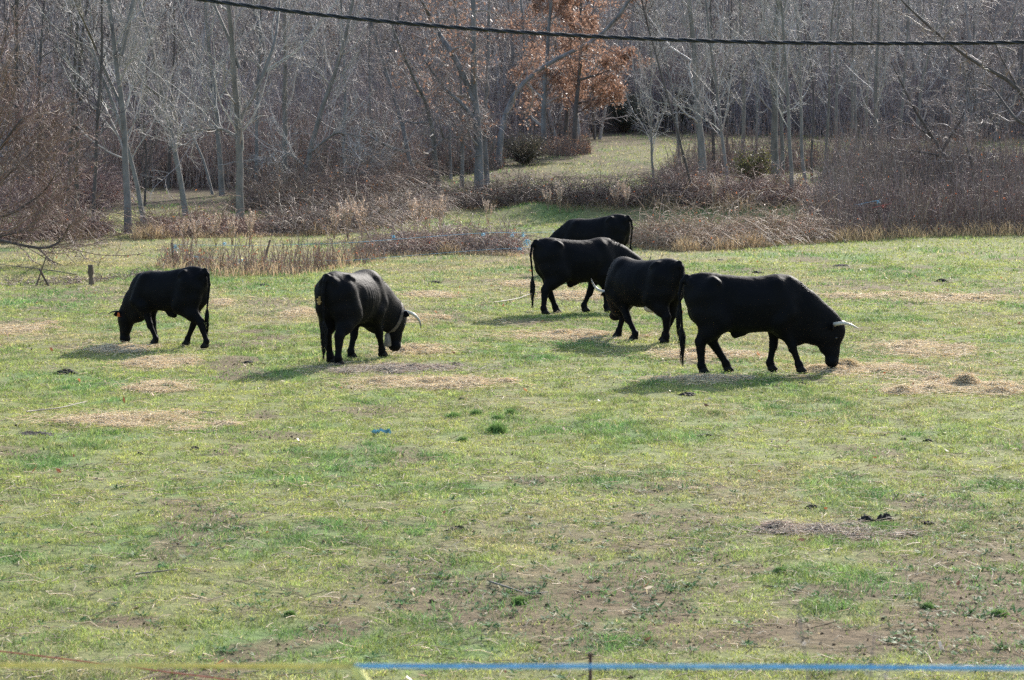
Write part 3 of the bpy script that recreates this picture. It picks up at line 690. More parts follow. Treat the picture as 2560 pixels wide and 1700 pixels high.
    if bell:
        dd = norm(N3[3] - N3[2]); lat = norm(np.cross(dd, (0, 0, 1.))); up = np.cross(lat, dd); cc = N3[2] * .55 + N3[3] * .45
        rA = .262; a = np.linspace(0, 2 * np.pi, 41); off = -dd[None] * .0
        ring = cc + up[None] * (np.cos(a) * (rA + .006))[:, None] + lat[None] * (np.sin(a) * (rA * .60 + .012))[:, None] - up * .01
        V = []; 
        for w0, r0 in ((-.03, 0), (.03, 0), (.03, .012), (-.03, .012)):
            V.append(ring + dd * w0 + norm(ring - cc) * r0)
        V = np.stack(V, 1).reshape(-1, 3); i = np.arange(40)[:, None] * 4; j = np.arange(4)[None]
        A = Acc(); A.add(V, np.stack([i + j, i + (j + 1) % 4, i + 4 + (j + 1) % 4, i + 4 + j], -1).reshape(-1, 4)); col_ = A.build('collar', M['leather'], root, smooth=False)
        bt = cc - up * (rA + .03); dn = np.array([0, 0, -1.]); bt = bt + dn * .0
        A = Acc(); lev = [(0, .045, .028), (.03, .058, .036), (.12, .066, .042), (.2, .074, .048), (.205, .068, .042), (.1, .055, .035)]
        a = np.linspace(0, 2 * np.pi, 17)[:-1]; fw = np.array([1., 0, 0]); sq = lambda v: np.sign(v) * np.abs(v) ** .6
        V = np.concatenate([bt + dn * z_ + fw * (sq(np.cos(a)) * rx_)[:, None] + np.array([0, 1., 0]) * (sq(np.sin(a)) * ry_)[:, None] for z_, rx_, ry_ in lev])
        i = np.arange(5)[:, None] * 16; j = np.arange(16)[None]; A.add(V, np.stack([i + j, i + 16 + j, i + 16 + (j + 1) % 16, i + (j + 1) % 16], -1).reshape(-1, 4))
        A.add(V[:16], [[0, 4, 8, 12], [0, 1, 2, 4], [2, 3, 4, 4], [4, 5, 6, 8], [8, 9, 10, 12], [12, 13, 14, 0]][:1])
        A.tubes(np.array([[bt + dn * .15, bt + dn * .225]]), np.full((1, 2), .012), 6)
        A.build('bell', M['bell'], col_)
    if burr:
        A = Acc(); n = 26; C_ = np.array([-.955, .10, .99]) + rng.normal(0, 1, (n, 3)) * np.array([.006, .018, .03])
        A.cards(C_, rng.normal(0, .014, (n, 3)), rng.normal(0, .012, (n, 3)), np.array([[.55, .38, .16]]) * rng.uniform(.6, 1.3, (n, 1)))
        A.build('dry_leaf_clump', M['leaf'], root, smooth=False)
    return root

make_cow('big black cow in side view grazing on the right, pale horns pointing right', 6, [(1924, 930), (1994, 934), (1816, 933), (1755, 937)], 1.0,
         horn_shape=0, udder=(-.50, .02, .655, .06, .06, .05), tail_side=0., tail_z=.10, origin=tuple(hit(1872, 934)[:2]))
make_cow('black cow seen from behind with a bell collar, head lowered to the right', 66, [(878, 900), (928, 894), (826, 911), (846, 915)], .955,
         neck_yaw=-12, head_dir=(-.16, 0, -1.), horn_shape=1, bell=True, ribs=1., burr=True, tail_side=.3, tail_z=.08, opx=884)
make_cow('young black cow on the left with an orange ear tag and tiny horns', 155, [(396, 867), (376, 867), (530, 872), (479, 866)], .885, young=True, eartag=True, sheath=.8, tail_side=.5, tail_z=.2, opx=411, slope=.07, xs=.92, neck_yaw=-14, head_yaw=-16, neck_pts=[(.48, .98, .35), (.72, .76, .31), (.93, .56, .235), (1.03, .47, .19)])
make_cow('black cow facing right whose head is hidden behind the cow in front of it', 22, [(1453, 778), (1512, 781), (1392, 784), (1360, 787)], .965, horn_shape=3, sheath=1.3, fat=1.05,
         neck_pts=[(.48, 1.05, .35), (.76, .95, .31), (1.04, .85, .24), (1.20, .78, .19)], tail_z=.12, opx=1450)
make_cow('black cow in the middle turned away, one pale horn showing beside its chest', 132, [(1587, 853), (1537, 847), (1667, 860), (1695, 852)], .945, neck_yaw=-31, horn_shape=3, fat=1.12,
         neck_pts=[(.48, 1.05, .35), (.72, .92, .30), (.94, .75, .23), (1.04, .69, .19)], head_yaw=-11, head_dir=(.55, 0, -.84), udder=(-.33, .10, .575, .16, .08, .07), sheath=0, tail_side=.8, tail_z=.12, opx=1605)
make_cow('farthest black cow standing behind the others, its legs hidden', 152, [None] * 4, .95, horn_shape=0, origin=(at(1482, 690, 62)[0], 62.), tail_z=.2, slope=.10)

# ------------------------------------------------------------------ trees
def bend_path(pts, K=14):
    pts = np.asarray(pts, float); d = np.r_[0, np.cumsum(np.linalg.norm(np.diff(pts, axis=0), axis=1))]; t = np.linspace(0, d[-1], K)
    P = np.stack([np.interp(t, d, pts[:, i]) for i in range(3)], -1)
    for _ in range(2): P[1:-1] = P[:-2] * .25 + P[1:-1] * .5 + P[2:] * .25
    return P
def spawn(P, Rd, n, t0, t1, ang, angsd, length, K, wander, up, rr, rmin, fall=.5):
    N, Kp, _ = P.shape; T = rng.uniform(t0, t1, (N, n)); s = T * (Kp - 1); i = np.minimum(s.astype(int), Kp - 2); fr = (s - i)[..., None]
    ar = np.arange(N)[:, None]
    pos = P[ar, i] * (1 - fr) + P[ar, i + 1] * fr; tan = norm(P[ar, i + 1] - P[ar, i]); rad = Rd[ar, i] * (1 - fr[..., 0]) + Rd[ar, i + 1] * fr[..., 0]
    pos = pos.reshape(-1, 3); tan = tan.reshape(-1, 3); rad = rad.ravel(); M_ = len(pos)
    u = norm(np.cross(tan, rng.normal(0, 1, (M_, 3)))); a = R(1) * (ang + rng.normal(0, angsd, M_))
    d = tan * np.cos(a)[:, None] + u * np.sin(a)[:, None]
    L = length if np.ndim(length) else np.full(N, float(length))
    L = np.repeat(L, n) * rng.uniform(.55, 1.2, M_) * (1 - fall * T.ravel())
    out = np.empty((M_, K, 3)); out[:, 0] = pos
    for k in range(1, K):
        d = norm(d + rng.normal(0, wander, (M_, 3)) + np.array([0, 0, up])); out[:, k] = out[:, k - 1] + d * (L / (K - 1))[:, None]
    r0 = np.maximum(np.minimum(rad * .85, rad * rr * rng.uniform(.6, 1.15, M_)), rmin); r1 = np.full(M_, rmin * .75)
    RR = r0[:, None] * (1 - np.linspace(0, 1, K) ** .9)[None] + r1[:, None] * (np.linspace(0, 1, K) ** .9)[None]
    return out, RR, L
def leaves(A, P, n, size, col, sp=.08, t0=.3):
    N, K, _ = P.shape; j = rng.integers(0, N, n); t = rng.uniform(t0, 1, n) * (K - 1); i = np.minimum(t.astype(int), K - 2); f = (t - i)[:, None]
    C = P[j, i] * (1 - f) + P[j, i + 1] * f + rng.normal(0, sp, (n, 3)); s = rng.uniform(.6, 1.3, n)[:, None] * size
    U = norm(rng.normal(0, 1, (n, 3))); W = norm(np.cross(U, rng.normal(0, 1, (n, 3))))
    A.cards(C, U * s * .55, W * s * .32, col * rng.uniform(.55, 1.35, (n, 1)))
def tcol(base, n, s=.15): return np.clip(np.asarray(base)[None] * (1.08 if base is not POP and max(base) > .14 and max(base) < .36 else 1) * rng.uniform(1 - s * 1.6, 1 + s * 1.6, (n, 1)) + rng.normal(0, .008, (n, 3)), .005, 1)
POP = (.38, .345, .31); PURP = (.29, .24, .215); DARKT = (.075, .06, .055); REDT = (.20, .105, .08)
TREES = 0
def tree(name, pxpts, wpx, label, group, kind='poplar', Y=None, forks=(), dens=1., leafn=0, leafcol=None, H=11., twigc=None, barkm=None):
    """pxpts: trunk seen in the photo from its base up; real size comes from the distance of the base"""
    base = hit(*pxpts[0], 60) if Y is None else None
    if base is None:
        a = at(*pxpts[0], Y); base = np.array([a[0], Y, float(terr(a[0], Y))])
    Yb = base[1]; r0 = wpx / 2 / F * Yb
    dep = 0.; pts = [base - np.array([0, 0, .15])]; jd = rng.normal(0, .25)
    for p in pxpts[1:]:
        dep += jd + rng.normal(0, .1); pts.append(at(p[0], p[1], Yb + dep))
    if len(pxpts) == 1: pts.append(base + np.array([rng.normal(0, .2), rng.normal(0, .2), 3.]))
    d = pts[-1] - pts[-2]; d = d / np.linalg.norm(d); d[2] = max(d[2], .6); d /= np.linalg.norm(d)
    while pts[-1][2] < base[2] + H: d = norm(d + rng.normal(0, .08, 3) + np.array([0, 0, .1])); pts.append(pts[-1] + d * 1.2)
    P = bend_path(pts, 20)[None]; P[0, 2:] += np.cumsum(rng.normal(0, .018, (18, 3)), 0)
    hgt = np.linspace(0, 1, 20); Rd = (r0 * (1 - .8 * hgt ** .9) * .88 * (1 + .25 * np.exp(-hgt * 22)))[None]
    root = empty(name, base, label, 'tree', group)
    bm_ = barkm or {'poplar': M['pale_bark'], 'oak': M['grey_bark'], 'dark': M['dark_bark'], 'fruit': M['dark_bark']}[kind]
    A = Acc(); A.tubes(P - base, Rd, 10)
    mains, mr = [P], [Rd]
    for fk in forks:                                                 # heavy limbs traced from the photo
        w_, fp = fk; q = [at(p[0], p[1], Yb + dep * .4 + rng.normal(0, .3) * k) for k, p in enumerate(fp)]
        dd = norm(q[-1] - q[-2])
        if fp[-1][1] < 60:
            for _ in range(3): dd = norm(dd + rng.normal(0, .12, 3) + np.array([0, 0, .15])); q.append(q[-1] + dd * .9)
        FP = bend_path(q, 20)[None]; FR = (w_ / 2 / F * Yb * (1 - .8 * np.linspace(0, 1, 20)))[None]
        A.tubes(FP - base, FR, 7); mains.append(FP); mr.append(FR)
    A.build('trunk', bm_, root)
    Pm = np.concatenate(mains); Rm = np.concatenate(mr)
    tw = twigc or {'poplar': POP, 'oak': PURP, 'dark': DARKT, 'fruit': PURP}[kind]
    B = Acc(); Pf, Rf = Pm[1:], Rm[1:]
    def spawn_main(n, *a_):
        q = spawn(Pm[:1], Rm[:1], n, *a_)
        if not len(Pf): return q
        q2 = spawn(Pf, Rf, max(3, int(n * .38)), *a_); return tuple(np.concatenate([q[i_], q2[i_]]) for i_ in range(3))
    if kind == 'poplar':
        a, ar, L = spawn_main(int(32 * dens), .17, .97, 40, 12, 3.8, 10, .12, .085, .36, .008, .6)
        b, br, L2 = spawn(a, ar, 11, .1, .97, 42, 14, L * .38, 7, .2, .04, .6, .0065)
        c, cr, L3 = spawn(b, br, 5, .1, .95, 45, 18, L2 * .5, 4, .18, .02, .6, .004)
    elif kind == 'oak':
        a, ar, L = spawn_main(int(26 * dens), .1 if leafn else .2, .98, 55, 14, 3.0, 10, .28, .05, .5, .012, .45)
        b, br, L2 = spawn(a, ar, 9, .2, .98, 48, 16, L * .42, 6, .28, .03, .6, .007)
        c, cr, L3 = spawn(b, br, 7, .1, .98, 48, 20, L2 * .5, 4, .25, .02, .6, .0045)
    elif kind == 'fruit':
        a, ar, L = spawn_main(int(13 * dens), .25, .98, 60, 14, 1.9, 9, .3, .06, .6, .014, .3)
        b, br, L2 = spawn(a, ar, 9, .15, .98, 55, 16, L * .45, 6, .3, .06, .6, .007)
        c, cr, L3 = spawn(b, br, 8, .1, .98, 50, 20, L2 * .5, 4, .22, .08, .6, .0045)
    else:
        a, ar, L = spawn_main(int(26 * dens), .15, .97, 40, 12, 2.4, 7, .18, .08, .42, .009, .5)
        b, br, L2 = spawn(a, ar, 7, .15, .95, 45, 14, L * .42, 5, .2, .05, .6, .006)
        c, cr, L3 = spawn(b, br, 4, .1, .95, 45, 18, L2 * .5, 4, .2, .02, .6, .0045)
    B.tubes(a - base, ar, 5, tcol(tw, len(a))); B.tubes(b - base, br, 3, tcol(tw, len(b))); B.tubes(c - base, cr, 3, tcol(np.array(tw) * .95, len(c)))
    cw = B.build('crown', M['twig'], root)
    if leafn:
        Lf = Acc(); leaves(Lf, c - base, int(leafn * 1.9), .125, np.array([leafcol or (.35, .21, .145)]), .12, 0); Lf.build('dead_leaves', M['leaf'], root, smooth=False)
    return root
GL, GR_, GO = 'bare pale trees left of centre', 'slender bare trees in the right grove', 'oaks in the middle of the wood edge'
tree('poplar_tree', [(321, 585), (315, 402), (304, 268), (297, 179), (286, 89), (275, 0)], 23, 'thick pale bare tree with a dark base, second trunk standing in grass', GL, forks=[(15, [(304, 140), (318, 70), (335, 0)]), (9, [(303, 265), (275, 205), (235, 110), (190, 10)])])
tree('poplar_tree', [(362, 558), (344, 469), (321, 380), (286, 268), (255, 205), (225, 110)], 14, 'slim leaning tree crossing just right of the thick dark-based one', GL)
tree('poplar_tree', [(467, 540), (446, 424), (433, 348), (411, 250), (393, 179), (380, 89), (348, 0)], 17, 'pale bare tree leaning left, between the dark-based tree and the straight one', GL, forks=[(8, [(411, 250), (360, 210), (300, 130)])])
tree('poplar_tree', [(534, 487), (509, 393), (487, 330), (442, 268), (410, 235)], 8, 'thin pale sapling strongly leaning left beside the leaning pale tree', GL, H=6)
tree('poplar_tree', [(556, 491), (549, 379), (542, 268), (531, 179), (518, 89), (511, 0)], 17, 'pale bare tree just left of the straightest thick trunk', GL, forks=[(8, [(540, 250), (500, 150), (455, 40)])])
tree('poplar_tree', [(600, 565), (603, 402), (596, 268), (589, 134), (585, 0)], 24, 'straightest thick pale trunk left of centre, standing at the meadow edge', GL, forks=[(11, [(600, 300), (650, 210), (690, 100), (700, 0)]), (8, [(598, 345), (560, 322), (500, 325), (430, 335)]), (10, [(598, 170), (570, 90), (530, 0)])])
tree('poplar_tree', [(712, 473), (710, 312), (708, 179), (705, 45)], 18, 'pale vertical trunk right of the straightest thick one', GL)
tree('poplar_tree', [(752, 496), (772, 380), (799, 268), (839, 179), (870, 60)], 17, 'pale tree leaning right with low spreading limbs', GL, forks=[(8, [(762, 450), (820, 470), (880, 440), (960, 410)]), (8, [(770, 385), (840, 330), (920, 345)]), (7, [(766, 420), (720, 380), (690, 420)])], dens=1.2)
tree('bare_tree', [(232, 590), (235, 348), (243, 201), (250, 60)], 12, 'dark slim trunk alone in the grass, left of the thick dark-based tree', GL, 'dark')
tree('bare_tree', [(165, 553), (172, 411), (176, 223), (185, 60)], 13, 'dark trunk at far left, the left one of a close pair', GL, 'dark')
tree('bare_tree', [(192, 545), (194, 268), (205, 89), (219, 0)], 15, 'dark trunk at far left, the right one of a close pair', GL, 'dark')
tree('bare_tree', [(362, 515), (364, 402), (358, 300)], 7, 'thin dark sapling behind the slim leaning tree', GL, 'dark', H=5)
for k, (x_, y_, w_, l_) in enumerate([(45, 500, 20, 'dark thick trunk in the upper left corner of the wood'), (100, 480, 14, 'dark trunk right of the thick one in the upper left corner'), (420, 470, 10, 'slim dark trunk behind the pale leaning tree'),
                                    (640, 480, 12, 'slim grey trunk behind the straightest thick one'), (860, 470, 12, 'slim grey trunk behind the low spreading limbs'), (930, 455, 10, 'slim grey trunk at the left side of the oaks')]):
    tree('bare_tree', [(x_, y_), (x_ + rng.normal(0, 6), 250), (x_ + rng.normal(0, 14), 60)], w_, l_, GL, 'dark' if k < 3 else 'oak', H=9)
tree('oak_tree', [(1051, 466), (1024, 402), (1012, 365), (1008, 313), (990, 250), (960, 160)], 14, 'grey tree leaning left with a long low limb to the left', GO, 'oak', forks=[(9, [(1015, 380), (975, 368), (940, 350), (915, 330)])], dens=.8)
tree('oak_tree', [(1096, 475), (1087, 380), (1078, 313), (1064, 246), (1042, 215)], 18, 'grey trunk ending in a broken crooked top', GO, 'oak', forks=[(6, [(1085, 370), (1110, 345), (1150, 343), (1170, 352)]), (5, [(1108, 345), (1100, 310), (1088, 285)]), (6, [(1070, 305), (1035, 308), (1000, 300)])], H=6.5, dens=.7)
tree('oak_tree', [(1198, 476), (1196, 357), (1187, 268), (1180, 200), (1182, 90), (1180, 0)], 27, 'thickest grey oak trunk in the middle, forking low', GO, 'oak', leafn=600, forks=[(17, [(1186, 250), (1160, 190), (1127, 125), (1091, 76), (1060, 10)]), (12, [(1190, 300), (1150, 255), (1110, 220), (1060, 150)])], dens=1.2)
tree('oak_tree', [(1218, 462), (1212, 313), (1218, 180), (1223, 0)], 15, 'dark thinner trunk touching the thickest oak on its right', GO, 'oak')
tree('oak_tree', [(1245, 422), (1250, 313), (1270, 250), (1301, 210), (1341, 179), (1386, 143), (1470, 120)], 18, 'oak leaning far to the right with a long bare limb', GO, 'oak', leafn=1500)
tree('oak_tree', [(1361, 382), (1361, 290), (1363, 179), (1372, 89), (1380, 0)], 17, 'oak with brown leaves, left one of the three dark straight trunks', GO, 'oak', leafn=5200)
tree('oak_tree', [(1413, 373), (1416, 300), (1420, 223), (1428, 90)], 14, 'oak with brown leaves, middle one of the three dark straight trunks', GO, 'dark', leafn=5200)
tree('oak_tree', [(1435, 386), (1439, 268), (1451, 179), (1453, 30)], 15, 'oak with brown leaves, right one of the three dark straight trunks', GO, 'dark', leafn=6500, forks=[(7, [(1447, 200), (1500, 185), (1560, 160)]), (6, [(1440, 260), (1480, 250), (1520, 225)])])
tree('oak_tree', [(1319, 360), (1318, 250), (1310, 100)], 12, 'slim oak behind the evergreen shrub', GO, 'oak', leafn=3500)
tree('oak_tree', [(1154, 466), (1156, 340), (1150, 200)], 12, 'slim grey trunk just left of the thickest oak', GO, 'oak', leafn=600)
tree('oak_tree', [(1127, 448), (1125, 340), (1118, 200)], 9, 'thin grey trunk behind the broken-topped one', GO, 'oak', leafn=600)
tree('young_tree', [(1634, 462), (1627, 357), (1625, 223), (1628, 110)], 8, 'single thin pale tree standing before the far meadow', GR_, 'poplar', dens=.9, H=5)
RT = [([(1736, 506), (1727, 446), (1713, 393), (1698, 340)], 8, 'thin dark stem leaning left at the left end of the grove', 'dark'),
 ([(1762, 475), (1751, 357), (1747, 268), (1742, 179), (1727, 67)], 24, 'thick dark-based trunk at the left end of the grove', 'poplar'),
 ([(1785, 440), (1783, 268), (1780, 100)], 11, 'dark straight stem right behind the thick dark-based trunk', 'dark'),
 ([(1823, 493), (1816, 402), (1805, 348), (1796, 268), (1791, 223), (1776, 134), (1762, 0)], 11, 'smooth pale stem curving left near the left end of the grove', 'poplar'),
 ([(1820, 430), (1816, 300), (1822, 180)], 7, 'thin dark stem behind the smooth curving one', 'dark'),
 ([(1858, 400), (1856, 268), (1854, 179), (1850, 40)], 12, 'grey stem standing apart in a gap of the grove', 'poplar'),
 ([(1943, 448), (1934, 379), (1934, 268), (1934, 179), (1937, 67)], 23, 'thickest dark-based trunk in the middle of the right grove', 'poplar'),
 ([(1957, 446), (1956, 300), (1962, 120)], 12, 'stem touching the thickest middle trunk of the right grove', 'poplar'),
 ([(1983, 506), (1975, 402), (1968, 312), (1966, 223), (1959, 112), (1954, 0)], 12, 'pale stem with a dark foot standing closest to the pasture', 'poplar'),
 ([(2017, 480), (2008, 415), (2004, 335), (2006, 223), (2003, 112)], 11, 'pale gently wavy stem right of the one with a dark foot', 'poplar'),
 ([(2030, 457), (2028, 380), (2034, 300)], 7, 'short dark crooked stem in the grove', 'dark'),
 ([(2062, 440), (2068, 312), (2073, 179), (2080, 30)], 9, 'pale straight stem right of the dark crooked one', 'poplar'),
 ([(2093, 400), (2091, 268), (2088, 223), (2095, 90)], 10, 'pale stem with a bent limb at half height', 'poplar'),
 ([(2129, 395), (2131, 268), (2133, 120)], 8, 'thin pale stem, left one of a close far pair', 'poplar'),
 ([(2142, 395), (2140, 268), (2135, 134), (2133, 0)], 8, 'thin pale stem, right one of a close far pair', 'poplar'),
 ([(2162, 390), (2164, 223), (2169, 112)], 9, 'pale stem just left of the bright thick one', 'poplar'),
 ([(2193, 425), (2189, 312), (2191, 223), (2194, 112), (2200, 0)], 14, 'bright thick pale stem at the right end of the grove', 'poplar'),
 ([(2242, 415), (2254, 245), (2263, 89)], 10, 'dim stem right of the bright thick one', 'poplar'),
 ([(2285, 400), (2300, 230), (2340, 60)], 9, 'dim forked stem leaning right before the far thicket', 'poplar'),
 ([(1700, 420), (1690, 250), (1660, 100)], 8, 'faint thin stem left of the grove leaning over the far meadow', 'poplar'),
 ([(1890, 420), (1893, 250), (1900, 80)], 8, 'faint thin stem between the gap stem and the thickest trunk', 'poplar')]
for p, w_, l_, k_ in RT: tree('grove_tree', p, w_, l_, GR_, k_, dens=.85 if w_ < 12 else 1.1)
tree('fruit_tree', [(2392, 480), (2370, 415), (2352, 375), (2321, 330), (2300, 300)], 16, 'dark crooked tree with spreading twisted limbs on the right', GR_, 'fruit', forks=[(10, [(2354, 378), (2383, 330), (2401, 304), (2418, 265)]), (7, [(2360, 390), (2300, 380), (2250, 372)]), (6, [(2330, 340), (2280, 312), (2225, 300)])], H=3.6)
tree('fruit_tree', [(2441, 484), (2428, 402), (2414, 348), (2392, 315)], 9, 'dark curved stem right of the crooked spreading tree', GR_, 'fruit', H=3.2)
tree('fruit_tree', [(2640, 520), (2600, 330), (2540, 215), (2470, 180)], 20, 'dark tree at the right edge reaching its limbs into the picture', GR_, 'fruit', forks=[(10, [(2600, 330), (2540, 300), (2480, 215), (2430, 200)]), (9, [(2590, 300), (2500, 140), (2470, 60)])], H=7, dens=1.5)
# reddish shrub tree at left, nearer than the wood
tree('shrub_tree', [(-60, 640), (-40, 480), (-20, 300), (0, 180)], 22, 'dense reddish shrub at the left edge with drooping lower branches', 'shrubs at the meadow edge', 'dark', Y=66, twigc=(.22, .15, .12), H=5.6, dens=3.,
     forks=[(9, [(-55, 590), (20, 605), (120, 627), (155, 600), (175, 560)]), (8, [(-50, 560), (40, 530), (110, 480), (150, 420)]), (8, [(-45, 500), (60, 400), (130, 330)]), (8, [(-40, 430), (50, 300), (110, 260)]), (7, [(-50, 600), (30, 585), (100, 560)])])

# ------------------------------------------------------------------ distant wood (one mass)
def wood():
    A = Acc(); n = 1000
    yy = 141 + 100 * rng.random(n) ** 1.4; xx = rng.uniform(-1, 1, n) * (.2 * yy + 8)
    keep = ~((yy < 152) & (np.abs(xx - 13) < 8)); xx, yy = xx[keep], yy[keep]; n = len(xx)
    zz = terr(xx, yy); K = 8; P = np.zeros((n, K, 3)); h = rng.uniform(6, 11, n); d = np.stack([rng.normal(0, .12, n), rng.normal(0, .12, n), np.ones(n)], -1)
    P[:, 0] = np.stack([xx, yy, zz - .3], -1)
    for k in range(1, K): d = norm(d + rng.normal(0, .06, (n, 3)) + np.array([0, 0, .05])); P[:, k] = P[:, k - 1] + d * (h / (K - 1))[:, None]
    r = rng.uniform(.07, .17, n)[:, None] * np.linspace(1, .15, K)[None]
    pal = np.array([.28, .25, .235]); drk = np.array([.15, .13, .12]); base = np.where(rng.random((n, 1)) < .35, pal, drk)
    A.tubes(P, r, 5, base * rng.uniform(.7, 1.3, (n, 1)))
    a, ar, L = spawn(P, r, 22, .06, .98, 48, 14, 2.8, 5, .2, .08, .4, .014, .4)
    b, br, L2 = spawn(a, ar, 11, .1, .98, 48, 16, L * .45, 4, .22, .04, .6, .0095)
    tb = np.repeat(np.where(rng.random((n, 1)) < .3, np.array([.44, .385, .345]), np.array([.31, .26, .235])), 22, 0)
    A.tubes(a, ar, 3, tb * rng.uniform(.6, 1.4, (len(a), 1))); A.tubes(b, br, 3, np.repeat(tb, 11, 0) * rng.uniform(.6, 1.4, (len(b), 1)))
    lf = b[rng.random(len(b)) < .3]; leaves(A, lf, 34000, .13, np.array([(.26, .14, .09)]), .12)
    tag(A.build('distant_wood', M['twig']), 'leafless grey brown wood covering the hillside behind', None, None, 'stuff')
wood()

# ------------------------------------------------------------------ thickets
def thicket(name, label, quad, h, n, col, kind='arch', group='brambles and thickets at the meadow edge', leafn=0, leafcol=(.3, .1, .05), r=.0062, dry=0, drycol=(.5, .37, .22), flatten=1.):
    """quad: list of (px, py) photo points of the foot line (front) + depth in metres"""
    line, depth = quad; W = np.array([hit(*p, 40)[:2] for p in line])
    t = rng.uniform(0, len(W) - 1, n); i = np.minimum(t.astype(int), len(W) - 2); f = (t - i)[:, None]
    B = W[i] * (1 - f) + W[i + 1] * f; B[:, 1] += rng.uniform(0, 1, n) * depth
    ends = np.minimum(np.minimum(t, len(W) - 1 - t) / .35, 1) ** .5
    hv = h * (.55 + .75 * fbm(B[:, 0] * .9 + 5, B[:, 1] * .6, 3)) * ends * np.sin(np.clip((B[:, 1] - (W[i] * (1 - f) + W[i + 1] * f)[:, 1]) / depth, .12, .88) * np.pi) ** .4
    z = terr(B[:, 0], B[:, 1]); K = 7; P = np.zeros((n, K, 3)); P[:, 0] = np.c_[B, z - .03]
    a = rng.uniform(0, 6.28, n)
    if kind == 'arch': d = norm(np.stack([np.cos(a) * .55, np.sin(a) * .55, np.ones(n)], -1)); Lg = hv * rng.uniform(.3, 1., n) * rng.choice([1.4, 1.7, 2.6], n, p=[.55, .42, .03]); dn = -.34
    else: d = norm(np.stack([np.cos(a) * .18, np.sin(a) * .18, np.ones(n)], -1)); Lg = hv * rng.uniform(.25, 1.0, n) * rng.choice([1., 1.5], n, p=[.85, .15]); dn = .0
    for k in range(1, K):
        d = norm(d + rng.normal(0, .16 if kind == 'arch' else .10, (n, 3)) + np.array([0, 0, dn * (k > 1)])); P[:, k] = P[:, k - 1] + d * (Lg / (K - 1))[:, None]
    P[:, :, 2] = np.maximum(P[:, :, 2], terr(P[:, :, 0], P[:, :, 1]) + .01)
    loc = np.array([W[:, 0].mean(), W[:, 1].mean(), float(terr(W[:, 0].mean(), W[:, 1].mean()))])
    root = empty(name, loc, label, 'thicket', group)
    Rr = np.linspace(1.3, .6, K)[None] * rng.uniform(.5, 1.7, n)[:, None] * r
    A = Acc(); A.tubes(P - loc, Rr, 3, tcol(col, n, .38))
    b, br, _ = spawn(P, Rr, 3, .2, .98, 50, 20, Lg * .35, 4, .25, 0, .8, r * .55); A.tubes(b - loc, br, 3, tcol(np.array(col) * 1.05, len(b), .25))
    A.build('stems', M['twig'], root)
    if leafn: Lf = Acc(); leaves(Lf, b - loc, leafn, .06, np.array([leafcol]), .05, 0); Lf.build('leaves', M['leaf'], root, smooth=False)
    if dry:
        t = rng.uniform(0, len(W) - 1, dry); i = np.minimum(t.astype(int), len(W) - 2); f = (t - i)[:, None]; B = W[i] * (1 - f) + W[i + 1] * f
        cl = sstep(.4, .7, fbm(B[:, 0] * 1.1, B[:, 1] + 7, 2)); B[:, 1] += rng.uniform(-.5, .5, dry)
        A = Acc(); X, Y = B[:, 0], B[:, 1]; hgt = rng.uniform(.12, .4, dry) * (.4 + cl)
        blades(A, X - 0, Y - 0, hgt, rng.uniform(.008, .016, dry), rng.uniform(.1, .9, dry), tcol(drycol, dry, .2)); A.v = [v - loc.astype(np.float32) for v in A.v]
        A.build('dry_grass', M['straw'], root, smooth=False)
    return root
BR = (.34, .245, .17); DKB = (.12, .075, .06); PK = (.33, .235, .18)
thicket('bramble_thicket', 'tangled tan bramble mound right behind the farthest cow', ([(1590, 618), (1700, 628), (1830, 624), (1960, 612), (2100, 605)], 4.0), 1.25, 3000, BR, leafn=900, leafcol=(.36, .13, .06), dry=2600)
thicket('bramble_thicket', 'long dark reddish thicket along the right edge of the pasture', ([(2060, 606), (2200, 598), (2380, 592), (2620, 590), (2900, 588)], 9.), 1.85, 7000, (.22, .16, .13), 'up', leafn=700, leafcol=(.4, .12, .05), dry=1800, drycol=(.42, .32, .19))
thicket('bramble_thicket', 'arching bramble mound in the centre, left of the far cow', ([(900, 640), (1020, 640), (1120, 636), (1230, 636), (1300, 640)], 3.), 1.0, 1800, PK, leafn=500, leafcol=(.34, .1, .06), dry=1700)
thicket('dry_weed_thicket', 'upright brown dry weeds behind the young cow', ([(380, 668), (470, 680), (560, 690), (650, 688), (740, 690), (840, 672), (960, 656)], 2.8), .8, 760, (.33, .22, .16), 'up', leafn=500, leafcol=(.34, .12, .06), dry=650)
thicket('dry_weed_thicket', 'sparse twiggy dry growth along the old fence on the left', ([(-20, 716), (120, 716), (260, 706), (420, 690)], 1.6), .3, 420, (.30, .22, .16), 'arch')
thicket('bramble_thicket', 'dark bramble bank below the far meadow', ([(1080, 512), (1250, 520), (1420, 522), (1600, 520), (1740, 520)], 2.6), 1.15, 3400, (.17, .12, .09), leafn=900, leafcol=(.36, .12, .05), dry=1400, drycol=(.36, .27, .16))
thicket('bramble_thicket', 'brown bramble belt under the leaning trees at centre left', ([(640, 590), (760, 590), (900, 580), (1000, 560), (1110, 540)], 5.), 1.25, 3600, (.22, .16, .12), leafn=900, leafcol=(.33, .14, .06), dry=1200)
thicket('bramble_thicket', 'dark brown scrub behind the leaning trees, beside the oak feet', ([(590, 528), (700, 532), (820, 526), (940, 516), (1060, 492)], 6.), 1.9, 3600, (.20, .14, .105), leafn=1700, leafcol=(.40, .17, .06))
thicket('bramble_thicket', 'brown scrub under the dark trunks at the far left', ([(-60, 540), (60, 536), (170, 528), (250, 520)], 6.), 1.7, 2400, (.22, .14, .115), leafn=900, leafcol=(.38, .14, .06))
thicket('bramble_thicket', 'narrow dark scrub strip behind the grass gap on the left', ([(240, 470), (340, 462), (460, 462), (600, 468)], 6.), 1.6, 2400, (.19, .135, .105), leafn=1400, leafcol=(.40, .17, .06))
